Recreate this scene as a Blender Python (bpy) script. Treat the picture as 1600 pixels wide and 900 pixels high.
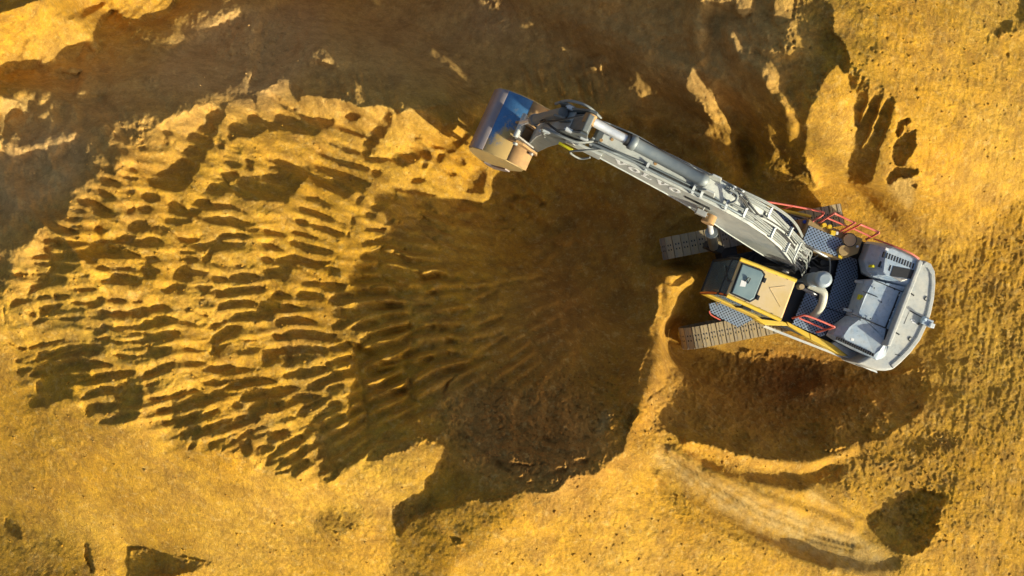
import bpy, bmesh, math, random
import numpy as np
from mathutils import Vector, Matrix
scene = bpy.context.scene
for o in list(bpy.data.objects): bpy.data.objects.remove(o, do_unlink=True)
# ---------------------------------------------------------------- camera (a drone 19.7 m over the bench, looking straight down)
F = 1081.0; H0 = 19.7
cam_d = bpy.data.cameras.new('camera'); cam = bpy.data.objects.new('camera', cam_d); scene.collection.objects.link(cam)
cam.location = (0, 0, H0); cam.rotation_euler = (0, 0, 0)
cam_d.sensor_width = 36; cam_d.lens = 36*F/1600; cam_d.clip_end = 2000; cam_d.clip_start = .1
scene.camera = cam
# ---------------------------------------------------------------- light: low sun from the right and slightly below
AZ = math.radians(38); EL = math.radians(22)
VPX = 800-F*math.cos(AZ)/math.tan(EL); VPY = 450-F*math.sin(AZ)/math.tan(EL)
sun_dir = Vector((math.cos(AZ)*math.cos(EL), -math.sin(AZ)*math.cos(EL), math.sin(EL)))   # towards the sun
sd = bpy.data.lights.new('sun', 'SUN'); sd.energy = 5.0; sd.angle = math.radians(.55); sd.color = (1.0, .965, .74)
sun = bpy.data.objects.new('sun', sd); scene.collection.objects.link(sun)
sun.rotation_euler = sun_dir.to_track_quat('Z', 'Y').to_euler(); sun.location = (20, -15, 30)
world = bpy.data.worlds.new('World'); scene.world = world; world.use_nodes = True
wn = world.node_tree; bg = wn.nodes['Background']; sky = wn.nodes.new('ShaderNodeTexSky')
sky.sky_type = 'NISHITA'; sky.sun_disc = False; sky.sun_elevation = EL
sky.sun_rotation = math.atan2(sun_dir.x, sun_dir.y)
sky.dust_density = 4.0; sky.air_density = 1.0
wn.links.new(sky.outputs[0], bg.inputs[0]); bg.inputs[1].default_value = .112
scene.view_settings.view_transform = 'Standard'; scene.view_settings.look = 'None'
scene.view_settings.exposure = 0.40; scene.view_settings.gamma = 1
scene.render.engine = 'CYCLES'
# ---------------------------------------------------------------- terrain
# The sand is one height field.  The outlines of scraped bites, furrows and hollows are listed in
# photograph pixels; a small least-squares solve turns them into real relief that the low sun shades.
def poly_mask(M, X0, Y0, S, pts, val):
    pts = np.array(pts, float); x0, y0 = pts.min(0); x1, y1 = pts.max(0)
    i0 = max(0, int((x0-X0)/S)-1); i1 = min(M.shape[1], int((x1-X0)/S)+3)
    j0 = max(0, int((y0-Y0)/S)-1); j1 = min(M.shape[0], int((y1-Y0)/S)+3)
    if i1 <= i0 or j1 <= j0: return
    xx = X0+S*np.arange(i0, i1)[None, :]; yy = Y0+S*np.arange(j0, j1)[:, None]
    ins = np.zeros((j1-j0, i1-i0), bool); n = len(pts)
    for k in range(n):
        xa, ya = pts[k]; xb, yb = pts[(k+1) % n]
        if ya == yb: continue
        c = ((ya > yy) != (yb > yy)) & (xx < (xb-xa)*(yy-ya)/(yb-ya)+xa)
        ins ^= c
    M[j0:j1, i0:i1][ins] = val
def seg_dist(xx, yy, pts):
    d = None
    for (xa, ya), (xb, yb) in zip(pts[:-1], pts[1:]):
        L2 = (xb-xa)**2+(yb-ya)**2+1e-9
        t = np.clip(((xx-xa)*(xb-xa)+(yy-ya)*(yb-ya))/L2, 0, 1)
        q = np.sqrt((xx-xa-t*(xb-xa))**2+(yy-ya-t*(yb-ya))**2)
        d = q if d is None else np.minimum(d, q)
    return d
def stroke_mask(M, X0, Y0, S, pts, w, val):
    if len(pts) == 1: pts = [pts[0], (pts[0][0]+.5, pts[0][1])]
    p = np.array(pts, float); x0, y0 = p.min(0)-w; x1, y1 = p.max(0)+w
    i0 = max(0, int((x0-X0)/S)); i1 = min(M.shape[1], int((x1-X0)/S)+2)
    j0 = max(0, int((y0-Y0)/S)); j1 = min(M.shape[0], int((y1-Y0)/S)+2)
    if i1 <= i0 or j1 <= j0: return
    xx = X0+S*np.arange(i0, i1)[None, :]; yy = Y0+S*np.arange(j0, j1)[:, None]
    # widths taper to the ends
    tot = sum(math.hypot(p[k+1][0]-p[k][0], p[k+1][1]-p[k][1]) for k in range(len(p)-1))
    acc = 0; best = np.full((j1-j0, i1-i0), 1e9)
    for k in range(len(p)-1):
        (xa, ya), (xb, yb) = p[k], p[k+1]; L = math.hypot(xb-xa, yb-ya)+1e-9
        t = np.clip(((xx-xa)*(xb-xa)+(yy-ya)*(yb-ya))/L**2, 0, 1)
        q = np.sqrt((xx-xa-t*(xb-xa))**2+(yy-ya-t*(yb-ya))**2)
        u = (acc+t*L)/max(tot, 1e-6); ww = .5*w*(0.55+0.55*np.sin(np.pi*np.clip(u, 0, 1))**.7)
        best = np.minimum(best, q-ww); acc += L
    M[j0:j1, i0:i1][best < 0] = val
_lat = {}
def vnoise(x, y, seed):
    if seed not in _lat: _lat[seed] = np.random.RandomState(seed).rand(256, 256).astype(np.float32)*2-1
    g = _lat[seed]; xi = np.floor(x); yi = np.floor(y); fx = x-xi; fy = y-yi
    fx = fx*fx*(3-2*fx); fy = fy*fy*(3-2*fy)
    xi = xi.astype(np.int64) & 255; yi = yi.astype(np.int64) & 255; x1 = (xi+1) & 255; y1 = (yi+1) & 255
    return (g[yi, xi]*(1-fx)+g[yi, x1]*fx)*(1-fy)+(g[y1, xi]*(1-fx)+g[y1, x1]*fx)*fy
def fbm(x, y, wl, seed, octv=3, gain=.5):
    s = 0; a = 1; c, sn = math.cos(.6), math.sin(.6)
    for k in range(octv):
        s = s+a*vnoise(x/wl+13.7*k, y/wl-7.3*k, seed+k); a *= gain; wl *= .5
        x, y = c*x-sn*y, sn*x+c*y
    return s
def bilin(A, X0, Y0, S, x, y):
    u = np.clip((x-X0)/S, 0, A.shape[1]-1.001); v = np.clip((y-Y0)/S, 0, A.shape[0]-1.001)
    i = u.astype(np.int64); j = v.astype(np.int64); fu = (u-i).astype(np.float32); fv = (v-j).astype(np.float32)
    return (A[j, i]*(1-fu)+A[j, i+1]*fu)*(1-fv)+(A[j+1, i]*(1-fu)+A[j+1, i+1]*fu)*fv
def blur(A, n, it=2):
    for _ in range(it):
        for ax in (0, 1):
            P = np.concatenate([np.repeat(A.take([0], ax), n, ax), A, np.repeat(A.take([-1], ax), n, ax)], ax)
            C = np.cumsum(P, axis=ax, dtype=np.float64); C = np.concatenate([np.zeros_like(C.take([0], ax)), C], ax)
            k = 2*n+1; m = A.shape[ax]
            A = ((C.take(range(k, k+m), ax)-C.take(range(0, m), ax))/k).astype(np.float32)
    return A

# -- outlines (tile origin, tile scale, polygons that fall away, strokes (points, width))
TILES = [
 (180, 120, 5, [
  [(700,330),(760,235),(860,230),(860,300),(830,350),(770,470),(770,530),(700,610),(660,700),(600,800),(530,890),(440,890),(300,860),(260,800),(290,765),(430,720),(440,680),(510,680),(515,600),(575,560),(550,470),(640,400)],
  [(940,340),(1030,340),(1050,300),(1100,280),(1190,350),(1200,390),(1120,440),(1060,475),(960,480),(890,500),(870,470),(890,400)],
  [(760,830),(850,810),(900,850),(950,820),(1000,780),(1200,755),(1200,900),(700,900)]],
  [([(810,490),(830,550)],50),([(860,640),(960,690)],50),([(910,560),(980,590)],30),([(1030,660),(1060,710)],50),([(830,750),(950,780)],50),
   ([(90,730),(160,780)],60),([(0,830),(40,870)],40),([(370,430),(440,450)],30),([(390,520),(410,490)],30),([(190,550),(230,560)],35)]),
 (420, 120, 5, [
  [(30,350),(60,280),(110,275),(190,290),(230,280),(300,320),(400,310),(500,330),(500,380),(430,420),(350,465),(200,440),(100,420),(0,420),(0,350)],
  [(0,690),(100,700),(190,680),(320,700),(330,740),(260,820),(190,900),(0,900)]],
  [([(30,150),(210,280)],25),([(610,310),(700,310)],45),([(540,390),(640,420),(740,460)],40),([(480,510),(600,560),(700,590)],32),
   ([(930,290),(900,390),(800,500),(740,610)],70),([(400,590),(560,650),(700,700),(760,720)],45),([(750,640),(960,650)],30),([(970,640),(1110,650)],70),
   ([(1110,600),(1200,580)],70),([(370,690),(500,750),(640,800),(780,840)],50),([(340,770),(430,830),(560,860),(700,870)],70),([(0,640),(180,690)],40),
   ([(800,770),(860,740)],45),([(1110,800),(1200,800)],25),([(960,880),(1020,880)],30),([(1130,460),(1190,490)],30)]),
 (660, 120, 5, [
  [(0,540),(60,560),(60,620),(30,700),(0,720)],
  [(560,230),(500,260),(450,300),(400,320),(380,380),(320,440),(300,490),(240,500),(180,540),(80,520),(60,560),(180,570),(180,600),(240,590),(300,540),(330,500),(380,460),(430,480),(500,400)],
  [(340,905),(345,780),(400,720),(520,700),(480,850),(470,905)]],
  [([(110,650),(160,610)],45),([(90,270),(110,270)],25),([(270,640),(320,680)],40),([(210,750),(250,770)],30)]),
 (0, 270, 5, [
  [(200,900),(260,860),(340,830),(360,800),(230,790),(230,770),(350,760),(440,720),(640,700),(530,780),(520,840),(430,880)],
  [(880,760),(1000,730),(1060,740),(1010,830),(960,880),(820,890),(780,850),(870,830)],
  [(1000,780),(1200,755),(1200,800),(1100,830),(990,880)]],
  [([(740,50),(850,70),(940,100)],45),([(720,150),(800,150),(890,200)],40),([(630,220),(720,250),(830,320),(900,360)],60),([(1000,330),(1050,270)],25),
   ([(560,270),(650,300)],40),([(540,370),(620,400)],50),([(750,440),(820,460)],40),([(390,420),(560,470),(600,500)],50),([(320,530),(450,500),(520,490)],45),
   ([(460,560),(560,590),(640,610),(800,610),(850,600)],85),([(640,650),(740,690)],50),([(310,610),(440,570)],30),([(270,680),(400,670),(600,690)],70),
   ([(110,800),(200,780)],30),([(740,560),(900,580),(960,540),(1000,500),(1060,430),(1080,360)],60),([(960,550),(1040,560),(1200,550)],45),
   ([(830,630),(940,650),(1080,650)],50),([(760,740),(850,760)],30),([(570,800),(690,800)],25),([(950,10),(1050,30)],40),([(1010,110),(1030,150)],40),
   ([(1170,50),(1200,60)],70),([(1140,180),(1200,190)],70),([(1090,280),(1170,290)],50)]),
 (220, 270, 5, [
  [(70,60),(80,20),(200,0),(430,0),(400,60),(360,120),(300,150),(250,150),(210,120),(130,120)],
  [(200,230),(330,220),(360,290),(400,290),(380,250),(460,210),(530,210),(560,240),(700,250),(770,270),(850,320),(820,320),(740,290),(600,290),(540,300),(450,310),(400,370),(330,390),(280,410),(180,380),(180,340),(220,290)],
  [(470,170),(540,120),(650,130),(650,200),(530,210)],
  [(720,100),(800,30),(960,10),(1100,20),(1200,60),(1200,130),(1150,220),(1050,230),(900,220),(800,200),(740,160)],
  [(620,470),(780,470),(860,490),(850,520),(780,570),(680,590),(560,620),(540,690),(480,720),(480,660),(540,600),(540,540),(600,510)],
  [(290,690),(440,660),(460,690),(380,740),(450,750),(540,790),(500,800),(400,800),(370,870),(350,900),(200,900),(250,860),(250,800),(300,750)],
  [(930,760),(1040,720),(1060,670),(1200,640),(1200,720),(1120,850),(1050,850),(1000,800)]],
  [([(30,180),(120,190)],70),([(0,270),(60,300)],50),([(0,370),(30,400)],40),([(580,70),(670,90)],60),([(630,10),(740,30)],30),
   ([(520,370),(700,370),(800,410),(900,440)],45),([(280,500),(350,530),(490,490)],30),([(0,430),(60,430)],30),([(90,450),(220,450)],50),
   ([(310,610),(400,600),(530,560)],50),([(960,450),(1130,490)],25),([(960,560),(1100,600)],30),([(0,540),(160,550)],50),([(0,690),(130,680)],40),
   ([(0,780),(110,760)],70),([(560,710),(660,750),(810,740)],25),([(720,820),(900,820)],60),([(560,830),(700,840)],30),([(430,880),(540,880)],40),
   ([(940,660),(1020,680)],40),([(760,890),(860,890)],20)]),
 (440, 270, 5, [
  [(0,0),(210,0),(170,80),(100,140),(40,230),(0,240)],
  [(230,20),(300,60),(440,60),(540,90),(600,110),(560,160),(500,200),(430,170),(380,130),(310,80),(240,50)],
  [(200,410),(340,420),(490,470),(440,540),(390,500),(300,460)],
  [(0,650),(70,640),(200,660),(280,670),(390,680),(330,740),(260,740),(130,710),(60,780),(0,840)],
  [(160,870),(240,840),(330,880),(420,850),(520,900),(160,900)],
  [(740,200),(850,190),(860,230),(780,300),(720,350),(640,340),(650,310),(700,260),(760,240)],
  [(610,750),(700,710),(850,640),(840,700),(780,820),(790,860),(650,890),(560,890),(560,850),(640,820),(650,790)]],
  [([(430,10),(540,30),(660,80)],50),([(190,190),(280,220),(380,260)],35),([(150,280),(300,340),(420,380)],40),([(120,380),(200,410)],40),
   ([(450,400),(500,420)],30),([(80,460),(270,510)],22),([(80,550),(220,580),(380,620)],50),([(100,740),(280,800)],18),([(340,750),(450,790)],40),
   ([(640,120),(590,260)],25),([(550,350),(545,430)],22),([(520,470),(510,520)],22),([(880,140),(900,140)],50),([(870,200),(890,200)],30),
   ([(930,150),(1040,140),(1200,170)],20),([(1050,250),(1180,270)],35),([(1010,60),(1110,60)],25),([(660,460),(780,450),(850,390),(870,350),(1060,350)],20),
   ([(640,560),(760,540),(810,510)],30),([(630,660),(740,640),(860,590)],55)]),
 (0, 440, 5, [
  [(250,0),(480,0),(400,20),(320,60),(220,110),(260,150),(200,160),(100,200),(70,200),(110,140),(200,100),(230,60)],
  [(780,0),(920,0),(880,50),(810,40)],
  [(430,100),(550,110),(540,140),(460,200),(380,240),(440,240),(650,210),(670,280),(570,310),(470,300),(400,290),(300,330),(220,350),(280,300),(300,240),(360,190),(430,160)],
  [(660,160),(760,110),(830,120),(820,170),(760,200),(690,205)],
  [(270,790),(340,740),(500,660),(640,600),(660,560),(760,510),(820,510),(760,580),(680,610),(600,680),(580,750),(560,900),(200,900),(290,870)],
  [(890,575),(960,540),(1060,520),(1200,480),(1200,590),(1110,580),(1070,600),(960,600)],
  [(690,890),(760,850),(880,850),(1030,770),(1120,780),(1100,830),(1120,900),(930,900),(980,860),(900,890)]],
  [([(290,140),(390,125)],20),([(40,220),(60,340)],12),([(210,240),(270,260)],25),([(545,45),(730,60)],30),([(980,10),(1090,0)],30),([(550,150),(660,170)],30),
   ([(860,150),(970,150)],30),([(1030,155),(1110,148)],15),([(690,260),(860,250)],45),([(870,255),(1000,250)],40),([(1010,235),(1080,240),(1200,230)],50),
   ([(690,380),(780,380),(870,320)],40),([(870,360),(1000,355)],38),([(1000,340),(1080,340),(1200,330)],50),([(70,490),(180,515),(330,490),(500,455)],14),
   ([(130,625),(260,600),(450,530),(560,495),(670,485)],42),([(150,710),(300,705),(500,610),(640,560),(850,440)],60),([(720,490),(850,440)],40),
   ([(870,460),(1010,455)],38),([(1020,450),(1080,440),(1200,420)],60),([(620,670),(720,650),(870,655)],40),([(610,730),(700,680)],60),
   ([(610,820),(720,780),(800,760),(1040,700)],50),([(1130,760),(1200,720)],60)]),
 (220, 440, 5, [
  [(140,60),(200,50),(270,0),(370,0),(330,60),(320,110),(290,100),(280,60),(210,105)],
  [(0,500),(180,470),(270,460),(230,560),(130,600),(0,590)],
  [(690,320),(740,250),(900,240),(940,160),(1080,90),(1170,115),(1100,160),(1060,250),(1020,310),(950,310),(760,310),(800,360),(770,380),(740,430),(900,450),(900,470),(720,470),(640,530),(560,580),(520,560),(580,480),(420,460),(560,430),(620,370)],
  [(960,520),(1160,510),(1200,550),(1080,580),(1050,670),(950,670),(970,590)],
  [(30,760),(60,710),(170,640),(260,620),(250,680),(130,790),(50,820)],
  [(800,890),(960,840),(1080,820),(1130,860),(1150,900),(800,900)]],
  [([(410,30),(530,25)],30),([(410,125),(490,120),(520,50)],18),([(540,90),(640,100)],35),([(640,100),(720,70),(800,60),(960,75)],50),
   ([(620,200),(720,170),(800,160),(900,180)],50),([(0,235),(80,230)],30),([(80,220),(230,220)],50),([(0,340),(90,335)],40),([(90,320),(270,305)],55),
   ([(0,450),(100,420),(290,400)],60),([(340,220),(520,265)],14),([(310,325),(450,355),(560,345),(690,325)],22),([(540,550),(430,550),(340,520)],16),
   ([(1090,220),(1200,210)],50),([(1060,320),(1200,310)],50),([(1040,420),(1100,440),(1200,420)],40),([(760,560),(880,555),(960,540)],35),
   ([(1070,630),(1200,620)],50),([(1120,740),(1200,730)],35),([(370,650),(470,660),(560,690),(720,665)],40),([(480,780),(580,790),(700,740),(780,700),(940,700)],42),
   ([(350,890),(430,870),(490,880)],40),([(540,880),(700,850),(800,800),(980,780),(1060,795)],50),([(250,890),(340,850)],12)]),
 (440, 440, 5, [
  [(555,0),(780,0),(700,40),(620,50),(560,30)],
  [(120,130),(150,80),(320,90),(330,130),(300,160),(190,165),(120,150)],
  [(390,350),(450,320),(590,300),(640,380),(520,370),(400,385)],
  [(330,640),(420,580),(540,580),(550,610),(500,640),(380,660)],
  [(340,720),(440,680),(550,640),(540,720),(470,770),(480,830),(400,850),(300,840),(180,840),(60,880),(0,870),(0,830),(120,850),(210,790),(320,750)]],
  [([(170,20),(280,20),(380,50),(500,45)],45),([(0,100),(60,110)],22),([(380,140),(590,140)],55),([(0,220),(120,215)],45),([(400,240),(590,245)],60),
   ([(0,320),(130,300),(250,315)],45),([(0,430),(130,410),(240,400),(340,435),(400,420)],55),([(0,520),(90,540)],45),([(110,520),(200,510),(320,520),(340,560)],60),
   ([(370,520),(430,490),(530,490)],50),([(0,630),(230,610)],50),([(20,740),(180,710),(330,680)],50),([(480,890),(550,885)],20),([(170,895),(300,890)],15)]),
 (100, 590, 5, [
  [(0,0),(90,0),(70,100),(0,160),(-150,220),(-280,230),(-300,180),(-230,150),(-200,100)],
  [(410,220),(430,150),(560,80),(620,100),(610,230),(560,320),(470,360),(330,370),(260,380),(280,330),(380,310),(440,250)],
  [(630,0),(780,0),(690,70),(640,60)],
  [(800,485),(900,440),(990,340),(1200,230),(1200,270),(1080,350),(1060,420),(1040,490),(1010,540),(965,570),(970,530),(1000,440),(940,480)]],
  [([(110,70),(250,40),(400,0)],45),([(190,150),(290,110),(420,120),(520,50),(610,35)],60),([(130,180),(190,180)],15),([(190,310),(220,240),(300,230),(400,220)],50),
   ([(650,160),(760,175),(860,140),(940,100)],20),([(750,275),(850,265),(950,170),(1100,130)],50),([(800,365),(900,360),(1000,290),(1140,170)],50)]),
 (300, 590, 5, [
  [(310,220),(340,180),(420,140),(560,90),(700,70),(720,130),(720,240),(700,270),(560,300),(400,310),(320,325),(340,300),(500,220),(510,190),(400,210),(380,240),(330,240)],
  [(870,80),(1000,20),(1200,0),(1180,80),(1050,100),(940,90)],
  [(820,430),(880,380),(1000,290),(1150,220),(1200,280),(1180,340),(1050,380),(900,440)]],
  [([(150,130),(300,110),(420,50),(640,35)],50),([(60,460),(150,380),(300,310)],45),([(0,240),(140,170)],60),([(150,540),(200,470),(340,390),(500,320)],55),
   ([(250,590),(300,560),(400,480),(450,410)],50),([(420,480),(430,610)],50),([(460,460),(560,410),(600,410)],50),([(500,580),(600,530),(650,450),(740,420)],55),
   ([(730,100),(850,90)],40),([(750,230),(830,160),(980,145)],50),([(840,290),(930,250),(1060,200),(1130,190)],60),([(770,320),(830,330)],25),
   ([(580,660),(680,610),(740,520),(850,475)],60),([(660,730),(740,690),(830,600),(860,530)],60),([(860,490),(870,680),(790,760)],60),
   ([(930,560),(980,560)],30),([(940,690),(980,690)],20)]),
 (1240, 90, 4.285, [
  [(640,240),(680,300),(620,480),(560,660),(500,860),(400,850),(360,810),(450,640),(540,480),(580,350)],
  [(700,420),(760,400),(780,440),(730,450),(720,500),(680,540),(680,470)],
  [(820,480),(810,610),(740,720),(680,720),(665,650),(680,570),(740,510)]],
  [([(310,40),(350,85)],34),([(430,90),(400,200)],55),([(500,150),(470,230),(430,340),(420,440)],50),([(580,200),(520,370),(440,540),(375,780)],50),
   ([(640,820),(690,770),(810,765)],45),([(790,860),(820,855)],20)]),
]
FIELD_TOP = [(-400,560),(-60,520),(0,470),(18,440),(20,410),(30,390),(55,370),(60,360),(100,345),(105,330),(110,315),(125,295),(145,280),(155,265),(180,272),(192,260),(200,252),(198,228),(204,218),(216,218),
 (232,206),(248,196),(270,182),(280,182),(292,171),(296,178),(308,163),(314,168),(327,159),(330,178),(332,166),(352,166),(356,162),(388,150),(397,160),(398,172),(402,144),(420,142),(420,134),(434,132),(438,124),(450,123),(451,138),(462,156),
 (468,158),(470,148),(496,148),(506,151),(526,153),(548,158),(564,168),(592,164),(608,166),(620,178),(640,171),(660,173),(674,167),(692,165),(720,158),(742,151),(760,164)]
EDGE_E = [(800,230),(820,262),(798,276),(780,280),(768,290),(776,296),(770,310),(774,318),(756,326),(742,320),(728,312),(716,318),(714,328),(692,335),(686,336),(680,328),(660,332),
 (650,338),(632,344),(620,354),(600,378),(610,390),(578,412),(596,430),(600,444),(586,448),(560,456),(556,464),(560,472),(558,480),(560,494),(558,500),(568,516),(576,520),(572,534),(554,540),(552,560),
 (546,570),(546,584),(556,596),(552,612),(546,626),(548,646),(542,658),(520,666),(500,669),(492,680),(490,690),(498,710),(500,730),(498,746),(508,754),(524,748),(540,730),(560,720),(596,718),(624,706),(648,700),(666,690),(680,694),(702,704),(688,720),(680,736),(664,752),(664,766),(640,778),
 (613,790),(616,830),(622,840),(640,815),(680,795),(730,785),(790,780),(806,770),(832,768),(860,768),(872,764),(886,752),(904,746),(934,744),(944,732),(966,714),(975,700),(978,676),(986,664),(997,643),(990,630),(997,610),(1000,600),(1003,573),(1017,540),(1017,513),(1027,480),(1033,443),(1030,420)]
# from the bench crest round the north side to the upper right plateau
EDGE_N = [(1030,345),(1100,330),(1180,300),(1250,300),(1275,290),(1262,262),(1258,230),(1262,185),(1275,150),(1290,115),(1310,98),(1330,110),(1320,70),(1300,50),(1300,10),(1250,-40),(1250,-500)]
SHADE_BIG = FIELD_TOP+EDGE_E+EDGE_N+[(-400,-500)]
HOLLOW = [(1050,575),(1150,545),(1230,550),(1330,575),(1400,585),(1440,570),(1450,590),(1454,615),(1440,640),(1410,665),(1380,683),(1330,698),(1290,705),(1240,712),(1200,717),(1150,708),(1110,695),(1075,690),(1050,675),(1030,670),(1010,655),(1008,640),(1016,620),(1040,605)]
LITP = [  # islands that stay in the sun
 [(0,20),(30,10),(60,0),(60,-60),(290,-60),(275,0),(258,25),(235,32),(225,35),(190,25),(176,15),(162,30),(150,50),(157,75),(150,85),(140,75),(110,75),(80,95),(75,105),(100,105),(130,110),(120,118),(70,108),(30,105),(0,120),(-60,140),(-60,20)],
 [(0,150),(30,160),(10,190),(20,210),(0,215),(-40,215),(-40,150)],
 [(1206,-40),(1246,-40),(1246,0),(1240,30),(1217,42),(1210,25)],[(1150,-40),(1178,-40),(1178,15),(1160,28),(1148,15)],
 [(1078,108),(1084,104),(1100,130),(1114,155),(1128,190),(1122,196),(1106,178),(1092,150),(1070,138)],
 [(1108,640),(1116,650),(1118,662),(1108,672),(1102,662)]]
PX = [  # more shaded slopes, photograph pixels
 [(202,855),(235,858),(275,868),(335,882),(300,892),(250,905),(200,940)],
 [(1276,742),(1290,730),(1310,724),(1300,742),(1284,750)],
 [(1353,807),(1400,783),(1440,763),(1477,777),(1467,827),(1447,853),(1427,867),(1400,863),(1373,843),(1355,820)],
 [(1562,35),(1585,33),(1588,50),(1560,58)],[(1590,-20),(1640,-20),(1640,35),(1592,32)],
]
PXS = [([(12,812),(30,838)],18),([(110,30),(135,18),(160,5)],11),([(132,845),(138,870),(145,892)],7),([(275,870),(320,882)],6),([(710,845),(722,850)],8)]
LITS = [((220,270,5),[(640,525),(770,525)],30),((0,440,5),[(1075,545),(1075,590)],12),((300,590,5),[(880,270),(1010,250),(1060,225)],10)]

def build_masks():
    X0, Y0, S = -400, -300, 1.5; nx, ny = 1600, 1067
    M = np.zeros((ny, nx), np.float32)
    poly_mask(M, X0, Y0, S, SHADE_BIG, 1); poly_mask(M, X0, Y0, S, HOLLOW, 1)
    for p in LITP: poly_mask(M, X0, Y0, S, p, 0)
    for ox, oy, s, polys, strokes in TILES:
        for p in polys: poly_mask(M, X0, Y0, S, [(ox+x/s, oy+y/s) for x, y in p], 1)
        for p, w in strokes: stroke_mask(M, X0, Y0, S, [(ox+x/s, oy+y/s) for x, y in p], w/s*1.38, 1)
    for p in PX: poly_mask(M, X0, Y0, S, p, 1)
    for p, w in PXS: stroke_mask(M, X0, Y0, S, p, w, 1)
    for (ox, oy, s), p, w in LITS: stroke_mask(M, X0, Y0, S, [(ox+x/s, oy+y/s) for x, y in p], w/s, 0)
    return M, X0, Y0, S
# slope classes for sunlit ground: (polygon, rise towards the shadow side, in units of the sun's own slope)
SLOPES = [
 ([(1400,-100),(1800,-100),(1800,300),(1600,300),(1480,390),(1400,250)],.30),
 ([(1485,400),(1560,325),(1640,270),(1800,270),(1800,640),(1560,640),(1470,600),(1462,470)],-.42),
 ([(640,900),(760,800),(830,775),(960,720),(1100,730),(1300,850),(1350,1000),(640,1000)],.05),
 ([(613,790),(700,704),(740,730),(830,775),(770,820),(700,870),(640,960),(607,960)],-.82),
 ([(0,790),(45,822),(100,838),(140,860),(140,960),(-40,960),(-40,770)],-.72),
 ([(978,676),(986,664),(1060,690),(1060,715),(1000,712),(980,700)],-.45),
 ([(1060,695),(1130,712),(1300,760),(1300,780),(1180,755),(1080,725)],-.35),
 ([(1290,720),(1420,690),(1500,700),(1490,760),(1400,790),(1330,790)],-.25),
 ([(1250,-60),(1330,-60),(1400,60),(1370,110),(1330,110),(1300,40)],-.45),
 ([(520,700),(600,720),(613,790),(616,840),(600,900),(560,860)],.35),
 ([(60,680),(300,700),(520,760),(600,880),(340,885),(200,850),(100,830)],.95),
 ([(1310,98),(1430,200),(1400,290),(1270,280),(1258,230)],.30),
 ([(490,780),(560,788),(580,830),(520,850),(470,840)],-.75),
 ([(1220,834),(1300,840),(1403,880),(1380,900),(1280,893),(1220,860)],-.6),
]

SLOPES2 = [  # narrow banks turned away from the sun
 ([(1060,700),(1110,706),(1180,728),(1240,735),(1300,745),(1300,772),(1240,768),(1170,752),(1095,730)],-.85),
 ([(1022,738),(1060,766),(1100,795),(1150,818),(1215,846),(1290,878),(1280,892),(1200,866),(1130,838),(1070,806),(1030,768)],-.80),
 ([(1400,681),(1500,678),(1512,688),(1492,706),(1420,708)],-.90),([(1275,720),(1330,712),(1330,745),(1275,758)],-.85),
 ([(1335,700),(1500,712),(1500,760),(1420,770),(1350,800),(1300,770)],-.35),([(1255,840),(1330,842),(1400,870),(1395,892),(1300,886),(1240,862)],-.75),
 ([(1240,740),(1262,765),(1320,815),(1345,805),(1300,765)],.8),([(1040,704),(1100,735),(1180,775),(1260,800),(1250,812),(1170,790),(1080,745)],.7),
 ([(1300,120),(1262,185),(1260,262),(1330,280),(1350,230),(1340,160)],.55),([(1000,440),(1036,430),(1030,540),(1004,630),(992,620)],.5)]

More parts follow.
